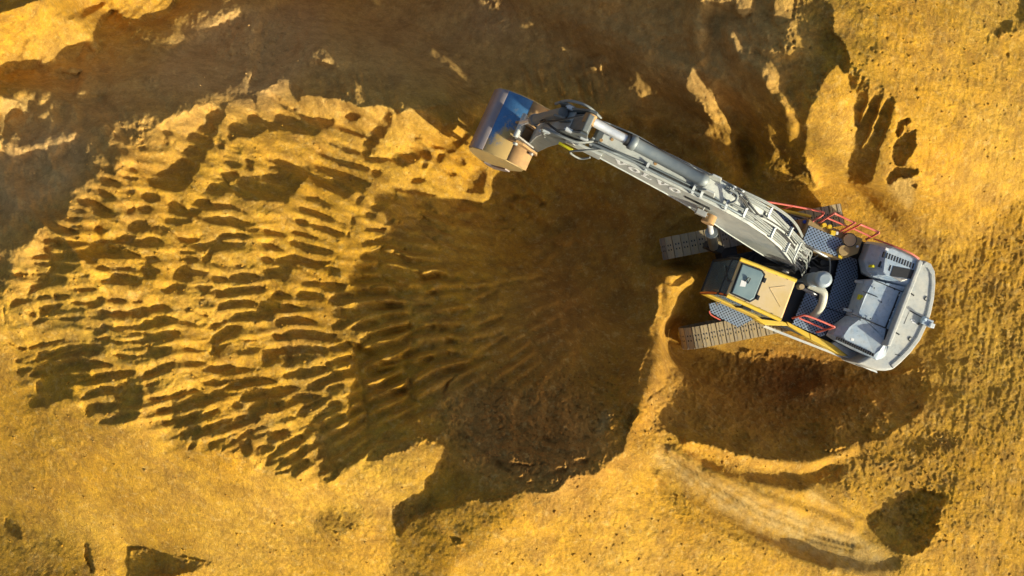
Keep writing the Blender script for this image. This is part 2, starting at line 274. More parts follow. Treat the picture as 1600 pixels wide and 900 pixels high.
def solve_relief():
    M, X0, Y0, S = build_masks()
    SL = np.full(M.shape, .34, np.float32)
    for p, v in SLOPES: poly_mask(SL, X0, Y0, S, p, v)
    SL = blur(SL, 15)
    S2 = SL.copy(); K = np.zeros_like(SL)
    for p, v in SLOPES2: poly_mask(S2, X0, Y0, S, p, v); poly_mask(K, X0, Y0, S, p, 1)
    K = blur(K, 3); SL = SL*(1-K)+blur(S2, 3)*K
    t0, t1 = math.radians(9), math.radians(72); l0, l1 = math.log(1050.), math.log(3900.)
    step = .0009; nt = int((t1-t0)/step); nl = int((l1-l0)/step)
    def coords(nt, nl, st):
        th = (t0+st*np.arange(nt, dtype=np.float32))[:, None]; L = (l1-st*np.arange(nl, dtype=np.float32))[None, :]  # travel direction = +column
        r = np.exp(L); return VPX+r*np.cos(th), VPY+r*np.sin(th)
    U, V = coords(nt, nl, step)
    wu = 1.5*fbm(U, V, 15, 901, 3); wv = 1.5*fbm(U, V, 15, 951, 3)
    m = (bilin(M, X0, Y0, S, U+wu, V+wv) > .5)
    inside = (U > -380) & (U < 1980) & (V > -280) & (V < 1280)
    m &= inside
    sl = bilin(SL, X0, Y0, S, U, V)
    # cleared zone: under the machine and where the machine itself throws the shade
    P = np.zeros(M.shape, np.float32)
    poly_mask(P, X0, Y0, S, [(1010,335),(1180,270),(1340,300),(1460,430),(1450,540),(1390,580),(1200,560),(1050,560),(1030,500)], 1)
    P = blur(P, 8)
    pad = bilin(P, X0, Y0, S, U, V)
    # position in each run
    idx = np.arange(nl, dtype=np.int32)[None, :]
    start = np.where(m & ~np.concatenate([np.zeros((nt, 1), bool), m[:, :-1]], 1), idx, 0); start = np.maximum.accumulate(start, 1)
    endm = m & ~np.concatenate([m[:, 1:], np.zeros((nt, 1), bool)], 1)
    end = np.where(endm, idx, nl)[:, ::-1]; end = np.minimum.accumulate(end, 1)[:, ::-1]
    Ln = np.maximum(end-start+1, 1); t = (idx-start+.5)/Ln
    lm = ~m; sl0 = sl
    s2 = np.where(lm & ~np.concatenate([np.zeros((nt, 1), bool), lm[:, :-1]], 1), idx, 0); s2 = np.maximum.accumulate(s2, 1)
    e2 = np.where(lm & ~np.concatenate([lm[:, 1:], np.zeros((nt, 1), bool)], 1), idx, nl)[:, ::-1]; e2 = np.minimum.accumulate(e2, 1)[:, ::-1]
    Ll = np.maximum(e2-s2+1, 1); tl = np.clip((idx-s2+.5)/Ll, 0, 1); short = np.clip(1.6-Ll*step/.035, 0, 1)
    sl = sl*(1-.75*short)+short*(1.45*(1-tl)**2.2-.50*tl**2)      # lit flanks: steep at the foot, rounded over at the crest
    a = np.where(Ln*step > .05, .30, .95)
    g = np.where(m, np.where(Ln*step < .05, 1.16, 1.04)*(1+a*(1-2*t)), -sl).astype(np.float32)
    w = np.where(m, np.where(Ln*step > .08, 4., 1.), .08+.40*short+.5*np.clip((-.12-sl0)*3, 0, 1)).astype(np.float32)
    w = w*(1-.97*np.clip(pad*1.5, 0, 1)); g = g*(1-np.clip(pad*1.5, 0, 1))
    w = np.where(inside, w, .05).astype(np.float32); g = np.where(inside, g, 0).astype(np.float32)
    wp = np.where(m, .012, .018).astype(np.float32)
    anchor = (pad**2*.05+3e-8+np.where(inside, 0, 3e-5)).astype(np.float32)*(step/.0009)**2
    y = None
    for lev in (8, 4, 2, 1):
        st = step*lev
        if lev > 1:
            h_, w_ = (nt//lev)*lev, (nl//lev)*lev
            dn = lambda A: A[:h_, :w_].reshape(nt//lev, lev, nl//lev, lev).mean((1, 3))
            W, G, WP, AN = dn(w), dn(w*g), dn(wp), dn(anchor)*lev*lev; G = G/np.maximum(W, 1e-6)
        else: W, G, WP, AN = w, g, wp, anchor
        n1, n2 = W.shape
        y = np.zeros((n1, n2), np.float32) if y is None else np.repeat(np.repeat(y, 2, 0), 2, 1)
        if y.shape != (n1, n2):
            y = np.pad(y, ((0, max(0, n1-y.shape[0])), (0, max(0, n2-y.shape[1]))), mode='edge')[:n1, :n2]
        Wx = W[:, 1:]; Gx = G[:, 1:]*st; Wy = WP[1:, :]
        def op(v):
            o = AN*v; d = Wx*(v[:, 1:]-v[:, :-1]); o[:, 1:] += d; o[:, :-1] -= d
            d = Wy*(v[1:]-v[:-1]); o[1:] += d; o[:-1] -= d; return o
        b = np.zeros_like(y); d = Wx*Gx; b[:, 1:] += d; b[:, :-1] -= d
        D = AN.copy(); D[:, 1:] += Wx; D[:, :-1] += Wx; D[1:] += Wy; D[:-1] += Wy; Di = 1/D
        r = b-op(y); z = Di*r; p = z.copy(); rz = float((r*z).sum())
        for it in range({8: 3000, 4: 600, 2: 200, 1: 80}[lev]):
            q = op(p); al = rz/float((p*q).sum()); y += al*p; r -= al*q; z = Di*r; rz2 = float((r*z).sum()); p = z+(rz2/rz)*p; rz = rz2
    # y = ln(depth/H0)
    return dict(y=y, m=m, t0=t0, l1=l1, step=step, pad=pad, U=U, V=V)
# fine relief: grooves (+depth) and ribs (-depth) left by the bucket teeth, scarps and ruts
GROOVES = [
 (660,270,5,.16,[([(250,470),(330,490),(440,500),(560,540)],44),([(250,580),(400,600),(560,620)],38),([(230,680),(400,690),(560,700)],44),([(380,800),(490,820)],34),
  ([(20,840),(100,800),(260,830)],34),([(280,370),(400,350),(620,370)],30),([(580,870),(700,860),(900,830)],26),([(680,270),(700,200),(860,190),(940,240)],26),([(0,450),(60,500),(140,570)],24),([(0,350),(90,400),(200,480)],24),([(150,330),(230,400)],24),([(470,400),(560,440),(700,450)],24)]),
 (660,270,5,.10,[([(640,520),(700,450),(840,340),(940,240),(1020,220),(1100,160),(1200,150)],14)]),
 (660,270,5,-.13,[([(850,610),(1000,545),(1200,475)],34),([(600,720),(850,790),(940,700),(1060,560),(1300,490)],30),([(580,560),(590,470),(700,440)],24),([(690,260),(760,210),(900,240)],34)]),
 (660,440,5,.15,[([(240,240),(340,230)],30),([(150,375),(380,370),(600,295)],34),([(190,475),(340,495),(620,400)],34),([(200,570),(400,590),(640,450)],30),
  ([(160,700),(330,660),(480,600)],34),([(170,860),(190,790),(260,740)],24),([(350,60),(450,60),(570,45)],26),([(600,220),(740,220)],44),([(440,140),(560,90)],26),([(0,120),(120,90),(300,60)],30)]),
 (660,440,5,.07,[([(610,340),(740,360),(900,390)],10),([(340,780),(430,830)],12),([(980,310),(1060,295)],10),([(1130,820),(1200,770)],14),([(840,790),(900,830)],12)]),
 (440,440,5,.16,[([(820,85),(1000,95),(1180,120)],44),([(830,200),(1150,215)],34),([(690,360),(900,390),(1120,325)],40),([(690,490),(800,495),(1000,430),(1180,350)],26),
  ([(700,680),(720,630),(850,610),(1180,520)],34),([(580,520),(720,570)],30),([(700,740),(900,680),(1150,600)],26),([(740,880),(950,850)],26),([(700,250),(850,180)],40),([(850,290),(1040,265)],20)]),
 (440,270,5,.15,[([(840,710),(1010,730)],40),([(800,840),(1080,850)],44),([(900,430),(1040,430)],44),([(880,610),(960,600)],24),([(1060,350),(1200,480)],34),([(1100,830),(1200,800)],30)]),
 (720,600,5,.10,[([(0,570),(60,620),(150,690),(260,740),(400,795),(560,770),(640,760)],16),([(570,820),(700,830),(760,800),(795,740)],18),([(0,380),(130,500),(270,580),(330,650),(470,740)],26),
  ([(40,300),(110,370),(200,410)],18),([(270,580),(340,560),(460,520)],20),([(560,720),(640,740),(820,660)],26),([(880,620),(1000,600),(1180,480)],26),([(130,120),(300,200),(420,320),(620,430)],12),
  ([(640,430),(820,500),(1000,420),(1090,300),(1060,240),(900,180)],14),([(270,140),(320,100)],12),([(220,300),(300,230)],12),([(370,350),(420,320)],12),([(430,430),(520,360)],14),([(340,620),(520,640),(650,620)],22)]),
 (720,600,5,-.09,[([(150,480),(380,560),(600,620),(860,600),(1080,440),(1150,260)],70),([(300,700),(560,740)],40),([(600,470),(800,520),(900,480)],30)]),
 (800,0,3,.10,[([(330,440),(560,490),(760,520),(880,620),(910,720),(890,800),(860,820)],16),([(520,520),(700,560),(820,620),(860,700)],12),([(430,60),(420,20)],10),([(560,10),(450,80)],10),
  ([(840,200),(830,300)],14),([(1020,570),(1100,590),(1200,620)],14),([(560,400),(620,460)],12)]),
 (800,0,3,-.16,[([(860,0),(850,120),(840,280)],60),([(1020,120),(1060,260),(1140,330),(1200,370)],50),([(1080,640),(1100,860)],-60),([(120,320),(150,420)],22),([(190,310),(240,430)],22),([(260,300),(300,420)],22),([(340,310),(370,430)],22),([(410,320),(440,420)],20),([(200,400),(300,350),(420,300)],30),([(60,330),(90,420)],20)]),
 (800,300,3,.08,[([(180,280),(260,230),(330,200)],12),([(400,700),(470,680),(500,640)],10),([(490,640),(560,650)],14),([(640,380),(665,450),(640,520),(590,600)],16),([(240,860),(280,880)],16),([(540,200),(560,160)],20)]),
 (800,300,3,-.14,[([(80,280),(200,220),(360,190)],44),([(640,260),(690,340),(680,420)],50),([(690,200),(760,130),(860,100)],50),([(560,640),(620,540),(640,440)],40)]),
 (400,0,3,.10,[([(20,400),(100,270),(170,230),(240,140),(300,10)],12),([(530,150),(640,150),(800,190),(900,230)],16),([(1060,110),(1150,50),(1160,10)],16),([(60,120),(180,60)],14),([(600,330),(660,290),(665,240)],12),([(540,320),(560,380)],12)]),
 (400,0,3,-.12,[([(320,180),(440,200),(560,160),(760,180),(900,260),(940,340)],60),([(290,380),(300,450)],14),([(360,360),(370,430)],14),([(410,330),(430,430)],14),([(480,340),(500,450)],14),([(560,380),(600,470)],14)]),
 (0,0,3,.12,[([(480,330),(540,350),(700,340),(760,290),(850,280)],14),([(530,60),(680,220),(800,230),(960,160),(1060,100)],16),([(980,280),(1140,310),(1200,320)],16),([(340,450),(380,330)],10),([(330,450),(430,480),(560,650)],12),([(110,330),(280,440),(400,530)],14),([(700,180),(760,240)],10)]),
 (0,0,3,-.18,[([(40,360),(200,420),(330,500),(480,600),(580,740)],90),([(0,620),(120,700),(220,700),(300,630)],50),([(380,420),(400,330)],60)]),
 (0,300,3,.09,[([(30,150),(110,130),(160,180)],12),([(20,540),(30,620)],10)]),
]
PLATEAUS = [  # banks and hollows with their own edges: (height, softness, outline)
 (.60,2,[(176,-40),(178,12),(240,32),(300,-2),(360,20),(350,35),(300,65),(250,77),(225,70),(192,45)]),(.5,2,[(335,-30),(440,-30),(400,10),(360,30),(340,20)]),
 (.40,1,[(130,105),(160,120),(165,145),(150,152),(115,150)]),(.75,3,[(-60,118),(50,125),(100,150),(160,190),(200,240),(192,262),(150,250),(90,205),(30,165),(-60,150)]),
 (.45,2,[(-60,205),(20,212),(55,205),(92,205),(66,230),(30,236),(-60,230)]),(.60,3,[(470,62),(560,45),(650,52),(710,85),(718,130),(690,168),(620,168),(604,130),(540,100),(480,100)]),
 (.40,2,[(160,120),(240,105),(320,90),(400,110),(385,140),(260,190),(200,200),(170,160)]),(.40,2,[(-60,430),(20,395),(50,400),(60,365),(20,345),(-60,340)]),
 (-.35,2,[(410,20),(470,-20),(500,-20),(470,60),(430,120),(400,130),(395,90)]),(.35,4,[(720,40),(840,20),(860,80),(760,90)]),
 (.60,2,[(1078,-40),(1102,-40),(1100,100),(1084,105),(1074,60)]),(.65,2,[(1138,30),(1162,80),(1202,110),(1228,150),(1246,205),(1236,222),(1212,172),(1186,134),(1150,108),(1134,66)]),
 (-.50,2,[(935,185),(1040,198),(1098,232),(1112,275),(1090,296),(1000,240),(925,215)]),(-.5,3,[(1150,215),(1182,215),(1187,260),(1172,287),(1150,262)]),
 (.40,4,[(800,395),(860,385),(960,370),(1012,358),(1022,420),(1005,500),(950,560),(860,540),(815,500)]),(.35,3,[(830,290),(880,300),(900,330),(860,350),(820,330)]),
 (-.4,2,[(1120,130),(1160,160),(1190,210),(1150,205),(1120,170)]),(.3,2,[(1000,270),(1040,290),(1060,330),(1030,350),(990,310)]),
 (.35,2,[(985,520),(1010,500),(1012,560),(990,610),(975,640),(972,590)]),(.4,2,[(1240,603),(1290,600),(1352,597),(1340,606),(1290,618),(1258,622)]),
 (-.25,2,[(840,195),(870,180),(960,185),(940,200),(880,215)]),(.30,3,[(640,0),(700,-20),(730,30),(690,50),(640,40)])]
def build_ground():
    R = solve_relief()
    # fine grid inside the frame, widening outside; one sheet out to the horizon
    def axis(lo, hi, st, far):
        a = [lo]
        s = st
        mid = list(np.arange(lo, hi, st))
        left = []; x = lo; s = st
        while x > -far: s *= 1.045; x -= s; left.append(x)
        right = []; x = mid[-1]; s = st
        while x < far+1600: s *= 1.045; x += s; right.append(x)
        return np.array(left[::-1]+mid+right, np.float32)
    us = axis(-45, 1645, 1.45, 9000); vs = axis(-40, 945, 1.45, 9000)
    U, V = np.meshgrid(us, vs)
    r = np.hypot(U-VPX, V-VPY); th = np.arctan2(V-VPY, U-VPX)
    c = (R['l1']-np.log(np.maximum(r, 1)))/R['step']; q = (th-R['t0'])/R['step']
    y = bilin(R['y'], 0, 0, 1, c, q); z = H0*(1-np.exp(y)); pad = bilin(R['pad'], 0, 0, 1, c, q)
    mask = bilin(R['m'].astype(np.float32), 0, 0, 1, c, q)
    far = np.clip((np.maximum(np.abs(U-800)-1150, np.abs(V-450)-800))/900, 0, 1); z = z*(1-far)-.5*far
    # masks for texture kinds (painted in photograph pixels, softly blurred)
    X0, Y0, S = -400, -300, 3.0; shp = (534, 800)
    def area(polys, n=6):
        A = np.zeros(shp, np.float32)
        for p in polys: poly_mask(A, X0, Y0, S, p, 1)
        return bilin(blur(A, n), X0, Y0, S, U, V)
    field = area([[(0,470),(60,360),(200,240),(340,160),(620,170),(760,160),(860,300),(870,600),(700,620),(560,740),(480,750),(300,700),(40,630)]])
    cracked = area([[(690,600),(980,560),(975,700),(870,760),(760,740),(680,660)],[(330,20),(500,0),(480,70),(420,140),(340,90)],[(190,190),(240,190),(230,240),(200,240)],[(740,0),(800,0),(790,45),(745,40)]], 4)
    rightz = area([[(1330,-100),(1700,-100),(1700,1000),(1380,1000),(1460,600),(1470,420),(1400,300)]], 10)
    lowz = area([[(780,775),(980,715),(1200,850),(1380,960),(780,1000)],[(400,760),(620,740),(640,960),(380,960)]], 10)
    hills = area([[(980,620),(1500,660),(1480,880),(1380,800),(1200,740),(1010,700)],[(1040,560),(1450,560),(1430,690),(1030,680)]], 6)
    road = area([[(1015,715),(1040,704),(1100,740),(1200,785),(1330,835),(1400,868),(1395,893),(1340,898),(1250,870),(1130,800),(1060,750)],[(1262,762),(1275,765),(1307,803),(1290,800),(1265,785)]], 2)
    smooth = area([[(600,0),(1250,0),(1240,240),(1100,330),(1020,420),(1010,560),(860,600),(850,300),(700,150),(380,120)],[(0,120),(200,120),(180,260),(20,420),(-60,460),(-60,100)]], 10)
    pale = area([[(0,150),(32,155),(50,172),(55,190),(48,208),(20,212),(0,205)],[(64,260),(82,257),(97,272),(97,292),(88,300),(76,288),(62,272)],[(940,645),(957,640),(950,665),(936,682),(930,680)],[(1385,290),(1420,270),(1430,290),(1425,330),(1400,310)]], 1)
    z0 = z.copy()
    # lumps and clods on several scales
    lit = 1-mask*.35
    z += (.022*fbm(U, V, 62, 11, 2)*(1+5*mask*(1-field))+.009*fbm(U, V, 24, 21, 2)*(1+4.5*mask*(1-field)))*(1-.5*pad)
    z += .0048*fbm(U, V, 9.5, 31, 3, .6)*(1+2.6*mask*(1-field))*(1-.2*smooth)*(1-.8*road)
    z += .0056*(1+1.5*mask*(1-field))*fbm(U, V, 4.6, 35, 2, .75)*(1-.3*smooth)*(1-.8*road)*(1+.5*rightz+.6*lowz+.8*hills)
    # small separate clods: thresholded noise
    cl = np.maximum(fbm(U, V, 7.5, 41, 2)-.42, 0); z += .04*cl*(.2+.25*field+.9*hills+.25*lowz+.3*rightz+.8*mask*(1-field))*(1-road)*(1-.6*smooth)
    cl = np.maximum(fbm(U, V, 14, 45, 2)-.7, 0); z += .09*cl*(.3*hills+.5*field)
    # combed texture running with the slopes
    def comb(ang, wl, st, seed, amp, wgt):
        ca, sa = math.cos(math.radians(ang)), math.sin(math.radians(ang))
        a = (U*ca+V*sa)/(wl*st); b = (-U*sa+V*ca)/wl
        return amp*(vnoise(a, b, seed)+.6*vnoise(a*2.3+5, b*2.1, seed+1))*wgt
    z += comb(98, 5, 5, 51, .010, rightz)+comb(60, 4.5, 4, 55, .006, rightz)
    z += comb(33, 5.5, 3.2, 61, .012, lowz)+comb(75, 6, 3.0, 65, .012, hills)
    z += comb(-12, 5, 4.5, 71, .005, field*(1-mask))+comb(70, 7, 5, 75, .016, smooth)
    for h, n_, p in PLATEAUS:
        e = 2.5*fbm(U, V, 26, 401, 2)
        A = np.zeros(shp, np.float32); poly_mask(A, X0, Y0, S, p, 1); z += h*(.5 if h > 0 else 1.0)*bilin(blur(A, n_), X0, Y0, S, U+e, V-e)
    ribs = area([[(590,360),(660,330),(790,310),(850,420),(800,560),(700,610),(560,640),(560,470)]], 6)
    # long ribs drawn towards the machine, stroke after stroke
    rr_ = np.hypot(U-985, V-440); ph_ = np.arctan2(V-440, 985-U); col_ = rr_/92+.35*fbm(U, V, 60, 171, 2); ci = np.floor(col_); jit = vnoise(ci*7.3, ci*3.1, 173)
    arc = ph_*((ci+.5)*92+14)/23+jit*2.5+.42*fbm(U, V, 75, 175, 2)
    wav = .5+.5*np.cos(2*np.pi*arc); edge = np.abs(col_-ci-.5)*2; prof = (wav**1.5)*(1-edge**4)
    ribw = area([[(590,360),(660,330),(790,310),(850,420),(800,560),(700,610),(560,640),(545,470)]], 6)*mask; fw = np.clip(field*1.2-ribw, 0, 1)
    z += ribw*.25*(prof-.4)*np.clip((rr_-240)/140, 0, 1)+fw*(.048+.06*mask)*(prof-.4)
    ul = area([[(0,0),(300,-40),(250,40),(150,100),(60,120),(0,110)],[(0,150),(55,155),(50,210),(0,212)]], 3)
    z += comb(-40, 9, 3.5, 181, .035, ul)+.03*fbm(U, V, 22, 185, 3, .6)*ul
    bl = area([[(-20,640),(120,640),(160,720),(80,800),(-20,760)]], 8); z += bl*(.012*fbm(U, V, 12, 187, 3, .7)+.02*np.maximum(fbm(U, V, 9, 189, 2)-.3, 0))
    z += comb(20, 26, 3, 191, .028, 1-mask)*(1-field)*(1-pad)
    scal = area([[(790,95),(950,95),(960,170),(800,160)],[(480,110),(610,120),(630,165),(480,150)]], 4)
    z += comb(72, 11, 4, 175, .12, scal)
    rr = np.hypot(U-880, V-430); ph = np.arctan2(V-430, U-880)
    z += .014*vnoise(rr/6, ph*14, 81)*smooth+.065*fbm(U, V, 40, 83, 3, .6)*smooth
    # crust with open cracks
    n1 = 1-np.abs(fbm(U, V, 15, 91, 2)); n2 = 1-np.abs(fbm(U*1.3+V*.5, V, 9, 95, 2))
    z -= cracked*(.022*np.clip(n1-.80, 0, 1)/.2+.016*np.clip(n2-.84, 0, 1)/.16); z += cracked*(.035*fbm(U, V, 16, 99, 3, .7)+.09*np.maximum(fbm(U, V, 6, 97, 2)-.35, 0))
    # tyre ruts on the pale haul track
    def along(p, w):
        i = (U > min(a[0] for a in p)-w*3) & (U < max(a[0] for a in p)+w*3) & (V > min(a[1] for a in p)-w*3) & (V < max(a[1] for a in p)+w*3)
        d = np.full(U.shape, 1e3, np.float32); d[i] = seg_dist(U[i], V[i], p); return d
    for p, w, hgt in (([(1036,712),(1085,755),(1150,800),(1240,848),(1340,876),(1390,880)], 17, -.16), ([(1048,702),(1110,735),(1190,778),(1262,800),(1330,828)], 8, .10), ([(1030,745),(1085,792),(1150,822),(1230,866),(1300,890)], 9, .12),
                      ([(1075,690),(1130,705),(1200,722),(1270,722),(1330,702)], 9, .16), ([(1100,722),(1170,742),(1250,748),(1300,735)], 12, -.14), ([(1262,762),(1300,790),(1345,815)], 7, .10)):
        z += hgt*np.exp(-(along(p, w)/w)**2)
    for off, w, dep in ((0, 4, .035), (9, 3, .02), (-12, 3, .02)):
        d = along([(1040-off*.4,708+off),(1100-off*.4,750+off),(1180-off*.4,800+off),(1270-off*.3,835+off),(1330,852+off)], w)
        tread = .5+.5*np.sign(np.sin((U*.8+V*.6)*2.2))
        z -= 1.3*dep*np.exp(-(d/w)**2)*(.45+.55*tread)
    wz = 2.0*fbm(U, V, 14, 301, 2)
    for ox, oy, s, dep, strokes in GROOVES:
        for p, w in strokes:
            dep_ = dep*(.4 if 0 < w <= 20 else .9 if w > 0 else 2.2)
            pp = [(ox+a/s, oy+b/s) for a, b in p]; sg = 1 if w > 0 else -1; w = abs(w)/s*(1.0 if abs(w) > 24 else .5)
            u0 = min(a for a, b in pp)-w*4; u1 = max(a for a, b in pp)+w*4; v0 = min(b for a, b in pp)-w*4; v1 = max(b for a, b in pp)+w*4
            i0, i1 = np.searchsorted(us, (u0, u1)); j0, j1 = np.searchsorted(vs, (v0, v1))
            if i1 <= i0 or j1 <= j0: continue
            sl = np.s_[j0:j1, i0:i1]
            d = seg_dist(U[sl]+wz[sl], V[sl]-wz[sl], pp)
            brk = .72+.5*vnoise(U[sl]/13, V[sl]/13, 303)
            z[sl] -= dep_*sg*brk*np.exp(-(d/w)**2)
            if sg > 0 and w > 4:
                q2 = [(a+1, b-w*1.5) for a, b in pp]; d2 = seg_dist(U[sl]+wz[sl], V[sl]-wz[sl], q2); z[sl] += .75*dep_*brk*np.exp(-(d2/(w*.9))**2)
    # loose ridge of spoil in front of the tracks
    d = seg_dist(U+wz, V-wz, [(1046,428),(1042,470),(1034,530),(1018,590),(1004,632)]); z += .68*np.exp(-(d/27)**2)
    d = seg_dist(U+wz, V-wz, [(1046,428),(1078,430)]); z += .40*np.exp(-(d/16)**2)
    # footprints and small holes
    rng = random.Random(5)
    dots = [(1208+k*11+rng.uniform(-2, 2), 71+k*1.1+rng.uniform(-2.5, 2.5), 2.2) for k in range(11)]+[(1330+rng.uniform(0, 60), 78+rng.uniform(0, 24), 1.6) for _ in range(9)]
    dots += [(rng.uniform(810, 1240), rng.uniform(15, 75), rng.uniform(1.2, 2)) for _ in range(34)]+[(1360,75,3),(1385,58,3),(1430,138,3.5),(1573,85,3.5),(1240,65,2.5),(1215,70,2.5)]
    for a, b, w in dots:
        i0, i1 = np.searchsorted(us, (a-8, a+8)); j0, j1 = np.searchsorted(vs, (b-8, b+8)); sl = np.s_[j0:j1, i0:i1]
        z[sl] -= .05*np.exp(-((U[sl]-a)**2+(V[sl]-b)**2)/w**2)
    # the spot under the machine: level strips where the tracks stand
    for p in (TRACK_N, TRACK_S):
        (x0, y0), (x1, y1) = p; X = (U-800)/F*(H0-z); Y = (450-V)/F*(H0-z)
        d = seg_dist(X, Y, [(x0, y0), (x1, y1)]); k = np.clip((.75-d)/.35, 0, 1); z = z*(1-k)+.02*k
    D = H0-z
    co = np.stack([(U-800)/F*D, (450-V)/F*D, z], -1).reshape(-1, 3).astype(np.float32)
    ny, nx = U.shape; idx = np.arange(nx*ny).reshape(ny, nx)
    fc = np.stack([idx[1:, :-1], idx[1:, 1:], idx[:-1, 1:], idx[:-1, :-1]], -1).reshape(-1, 4).astype(np.int32)
    me = bpy.data.meshes.new('sand_ground'); me.vertices.add(len(co)); me.vertices.foreach_set('co', co.ravel())
    me.loops.add(fc.size); me.loops.foreach_set('vertex_index', fc.ravel())
    me.polygons.add(len(fc)); me.polygons.foreach_set('loop_start', np.arange(0, fc.size, 4, dtype=np.int32)); me.polygons.foreach_set('loop_total', np.full(len(fc), 4, np.int32))
    me.polygons.foreach_set('use_smooth', np.ones(len(fc), bool))
    # sand tint masks: one darker and redder, pale (dried silt), one deep red
    dark_sand = area([[(820,330),(900,280),(1000,200),(1110,190),(1110,320),(1040,340),(1030,420),(1015,560),(985,640),(960,715),(870,762),(760,745),(700,690),(720,600),(800,500)],
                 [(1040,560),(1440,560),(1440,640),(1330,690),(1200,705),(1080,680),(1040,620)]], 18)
    crust_lift = area([[(320,0),(520,0),(460,110),(400,160),(330,140),(240,130)],[(690,610),(900,620),(960,700),(870,760),(740,730)],[(60,210),(140,240),(120,290),(0,340),(0,240)],[(740,0),(800,0),(790,45),(745,40)]], 8)
    red_sand = area([[(1150,560),(1310,560),(1300,620),(1200,640)]], 10)
    shade_lift = area([[(100,100),(380,40),(620,-40),(1250,-40),(1230,150),(1100,190),(1000,170),(850,130),(620,160),(330,150),(180,240),(60,330),(0,440),(-100,300)]], 16)  # lighter tan painted over the shaded top band to lift its brightness
    var = .5+.5*fbm(U, V, 120, 121, 3)
    for nm, A in (('dark_sand', np.clip(dark_sand*(.8+.4*(var-.5)), 0, 1)), ('pale', np.clip(0.5*pale+.62*road*(.75+.5*(fbm(U, V, 9, 501, 3))), 0, 1)), ('crust_lift', np.clip(crust_lift*.7+.8*shade_lift, 0, 1)), ('red_sand', red_sand), ('var', var)):
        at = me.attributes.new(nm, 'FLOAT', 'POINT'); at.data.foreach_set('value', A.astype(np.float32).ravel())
    me.update(); me.validate()
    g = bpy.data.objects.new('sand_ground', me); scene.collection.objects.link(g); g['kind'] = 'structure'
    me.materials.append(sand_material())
    return g, us, vs, z, dict(field=field, hills=hills, lowz=lowz, rightz=rightz, cracked=cracked, road=road), dark_sand, np.clip(crust_lift+.55*shade_lift, 0, 1)
def sand_material():
    m = bpy.data.materials.new('sand'); m.use_nodes = True; nt = m.node_tree; N = nt.nodes; L = nt.links; b = N['Principled BSDF']
    b.inputs['Roughness'].default_value = .95; b.inputs['Specular IOR Level'].default_value = .12
    co = N.new('ShaderNodeNewGeometry')
    def at(n): a = N.new('ShaderNodeAttribute'); a.attribute_name = n; return a.outputs['Fac']
    def noise(sc, det=4, rough=.6):
        n = N.new('ShaderNodeTexNoise'); n.inputs['Scale'].default_value = sc; n.inputs['Detail'].default_value = det; n.inputs['Roughness'].default_value = rough
        L.new(co.outputs['Position'], n.inputs['Vector']); return n.outputs['Fac']
    def mixc(f, a, c, k=1):
        x = N.new('ShaderNodeMix'); x.data_type = 'RGBA'; 
        if isinstance(f, (int, float)): x.inputs['Factor'].default_value = f
        else: L.new(f, x.inputs['Factor'])
        for s, v in (('A', a), ('B', c)):
            i = [q for q in x.inputs if q.name == s and q.type == 'RGBA'][0]
            if isinstance(v, tuple): i.default_value = v+(1,)
            else: L.new(v, i)
        return [q for q in x.outputs if q.type == 'RGBA'][0]
    def ramp(f, lo, hi):
        r = N.new('ShaderNodeMapRange'); r.inputs['From Min'].default_value = lo; r.inputs['From Max'].default_value = hi; L.new(f, r.inputs['Value']); return r.outputs['Result']
    c = mixc(ramp(noise(.45, 3), .35, .65), SAND_A, SAND_B)
    c = mixc(ramp(at('var'), .2, .8), c, mixc(.5, c, SAND_C))
    c = mixc(ramp(noise(.9, 5, .65), .50, .68), c, mixc(.42, c, (.30, .15, .05)))
    c = mixc(ramp(noise(2.2, 6, .7), .40, .62), c, mixc(.28, c, (.34, .17, .04)))
    c = mixc(ramp(noise(9, 5, .7), .42, .66), c, mixc(.35, c, (.24, .12, .03)))
    c = mixc(ramp(noise(45, 4, .7), .5, .75), c, mixc(.45, c, (.66, .44, .10)))
    c = mixc(ramp(noise(60, 3, .7), .56, .70), c, mixc(.6, c, (.14, .075, .012)))
    c = mixc(at('crust_lift'), c, SAND_CRUST_LIFT); c = mixc(at('dark_sand'), c, SAND_DARK); c = mixc(at('red_sand'), c, (.20, .065, .018))
    c = mixc(at('pale'), c, SAND_PALE)
    c = mixc(ramp(noise(1.1, 6, .68), .46, .60), c, mixc(.26, c, (.16, .075, .02)))
    c = mixc(ramp(noise(3.6, 6, .72), .46, .62), c, mixc(.26, c, (.14, .065, .015)))
    c = mixc(ramp(noise(5.3, 5, .7), .54, .66), c, mixc(.25, c, (.80, .56, .20)))
    c = mixc(ramp(noise(17, 6, .75), .50, .70), c, mixc(.38, c, (.14, .065, .012)))
    c = mixc(ramp(noise(24, 4, .7), .56, .72), c, mixc(.35, c, (.80, .56, .16)))
    L.new(c, b.inputs['Base Color'])
    bp = N.new('ShaderNodeBump'); bp.inputs['Strength'].default_value = .9; bp.inputs['Distance'].default_value = .03
    ad = N.new('ShaderNodeMath'); ad.operation = 'ADD'; L.new(noise(38, 6, .72), ad.inputs[0]); L.new(noise(14, 4, .6), ad.inputs[1]); L.new(ad.outputs[0], bp.inputs['Height'])
    L.new(bp.outputs[0], b.inputs['Normal'])
    return m
SAND_A = (.59, .288, .014); SAND_B = (.65, .340, .026); SAND_C = (.69, .41, .060)
SAND_CRUST_LIFT = (.58, .345, .125); SAND_DARK = (.37, .158, .031); SAND_PALE = (.60, .41, .155)  # crust tan that also brightens the shaded top band; darker sand; pale silt
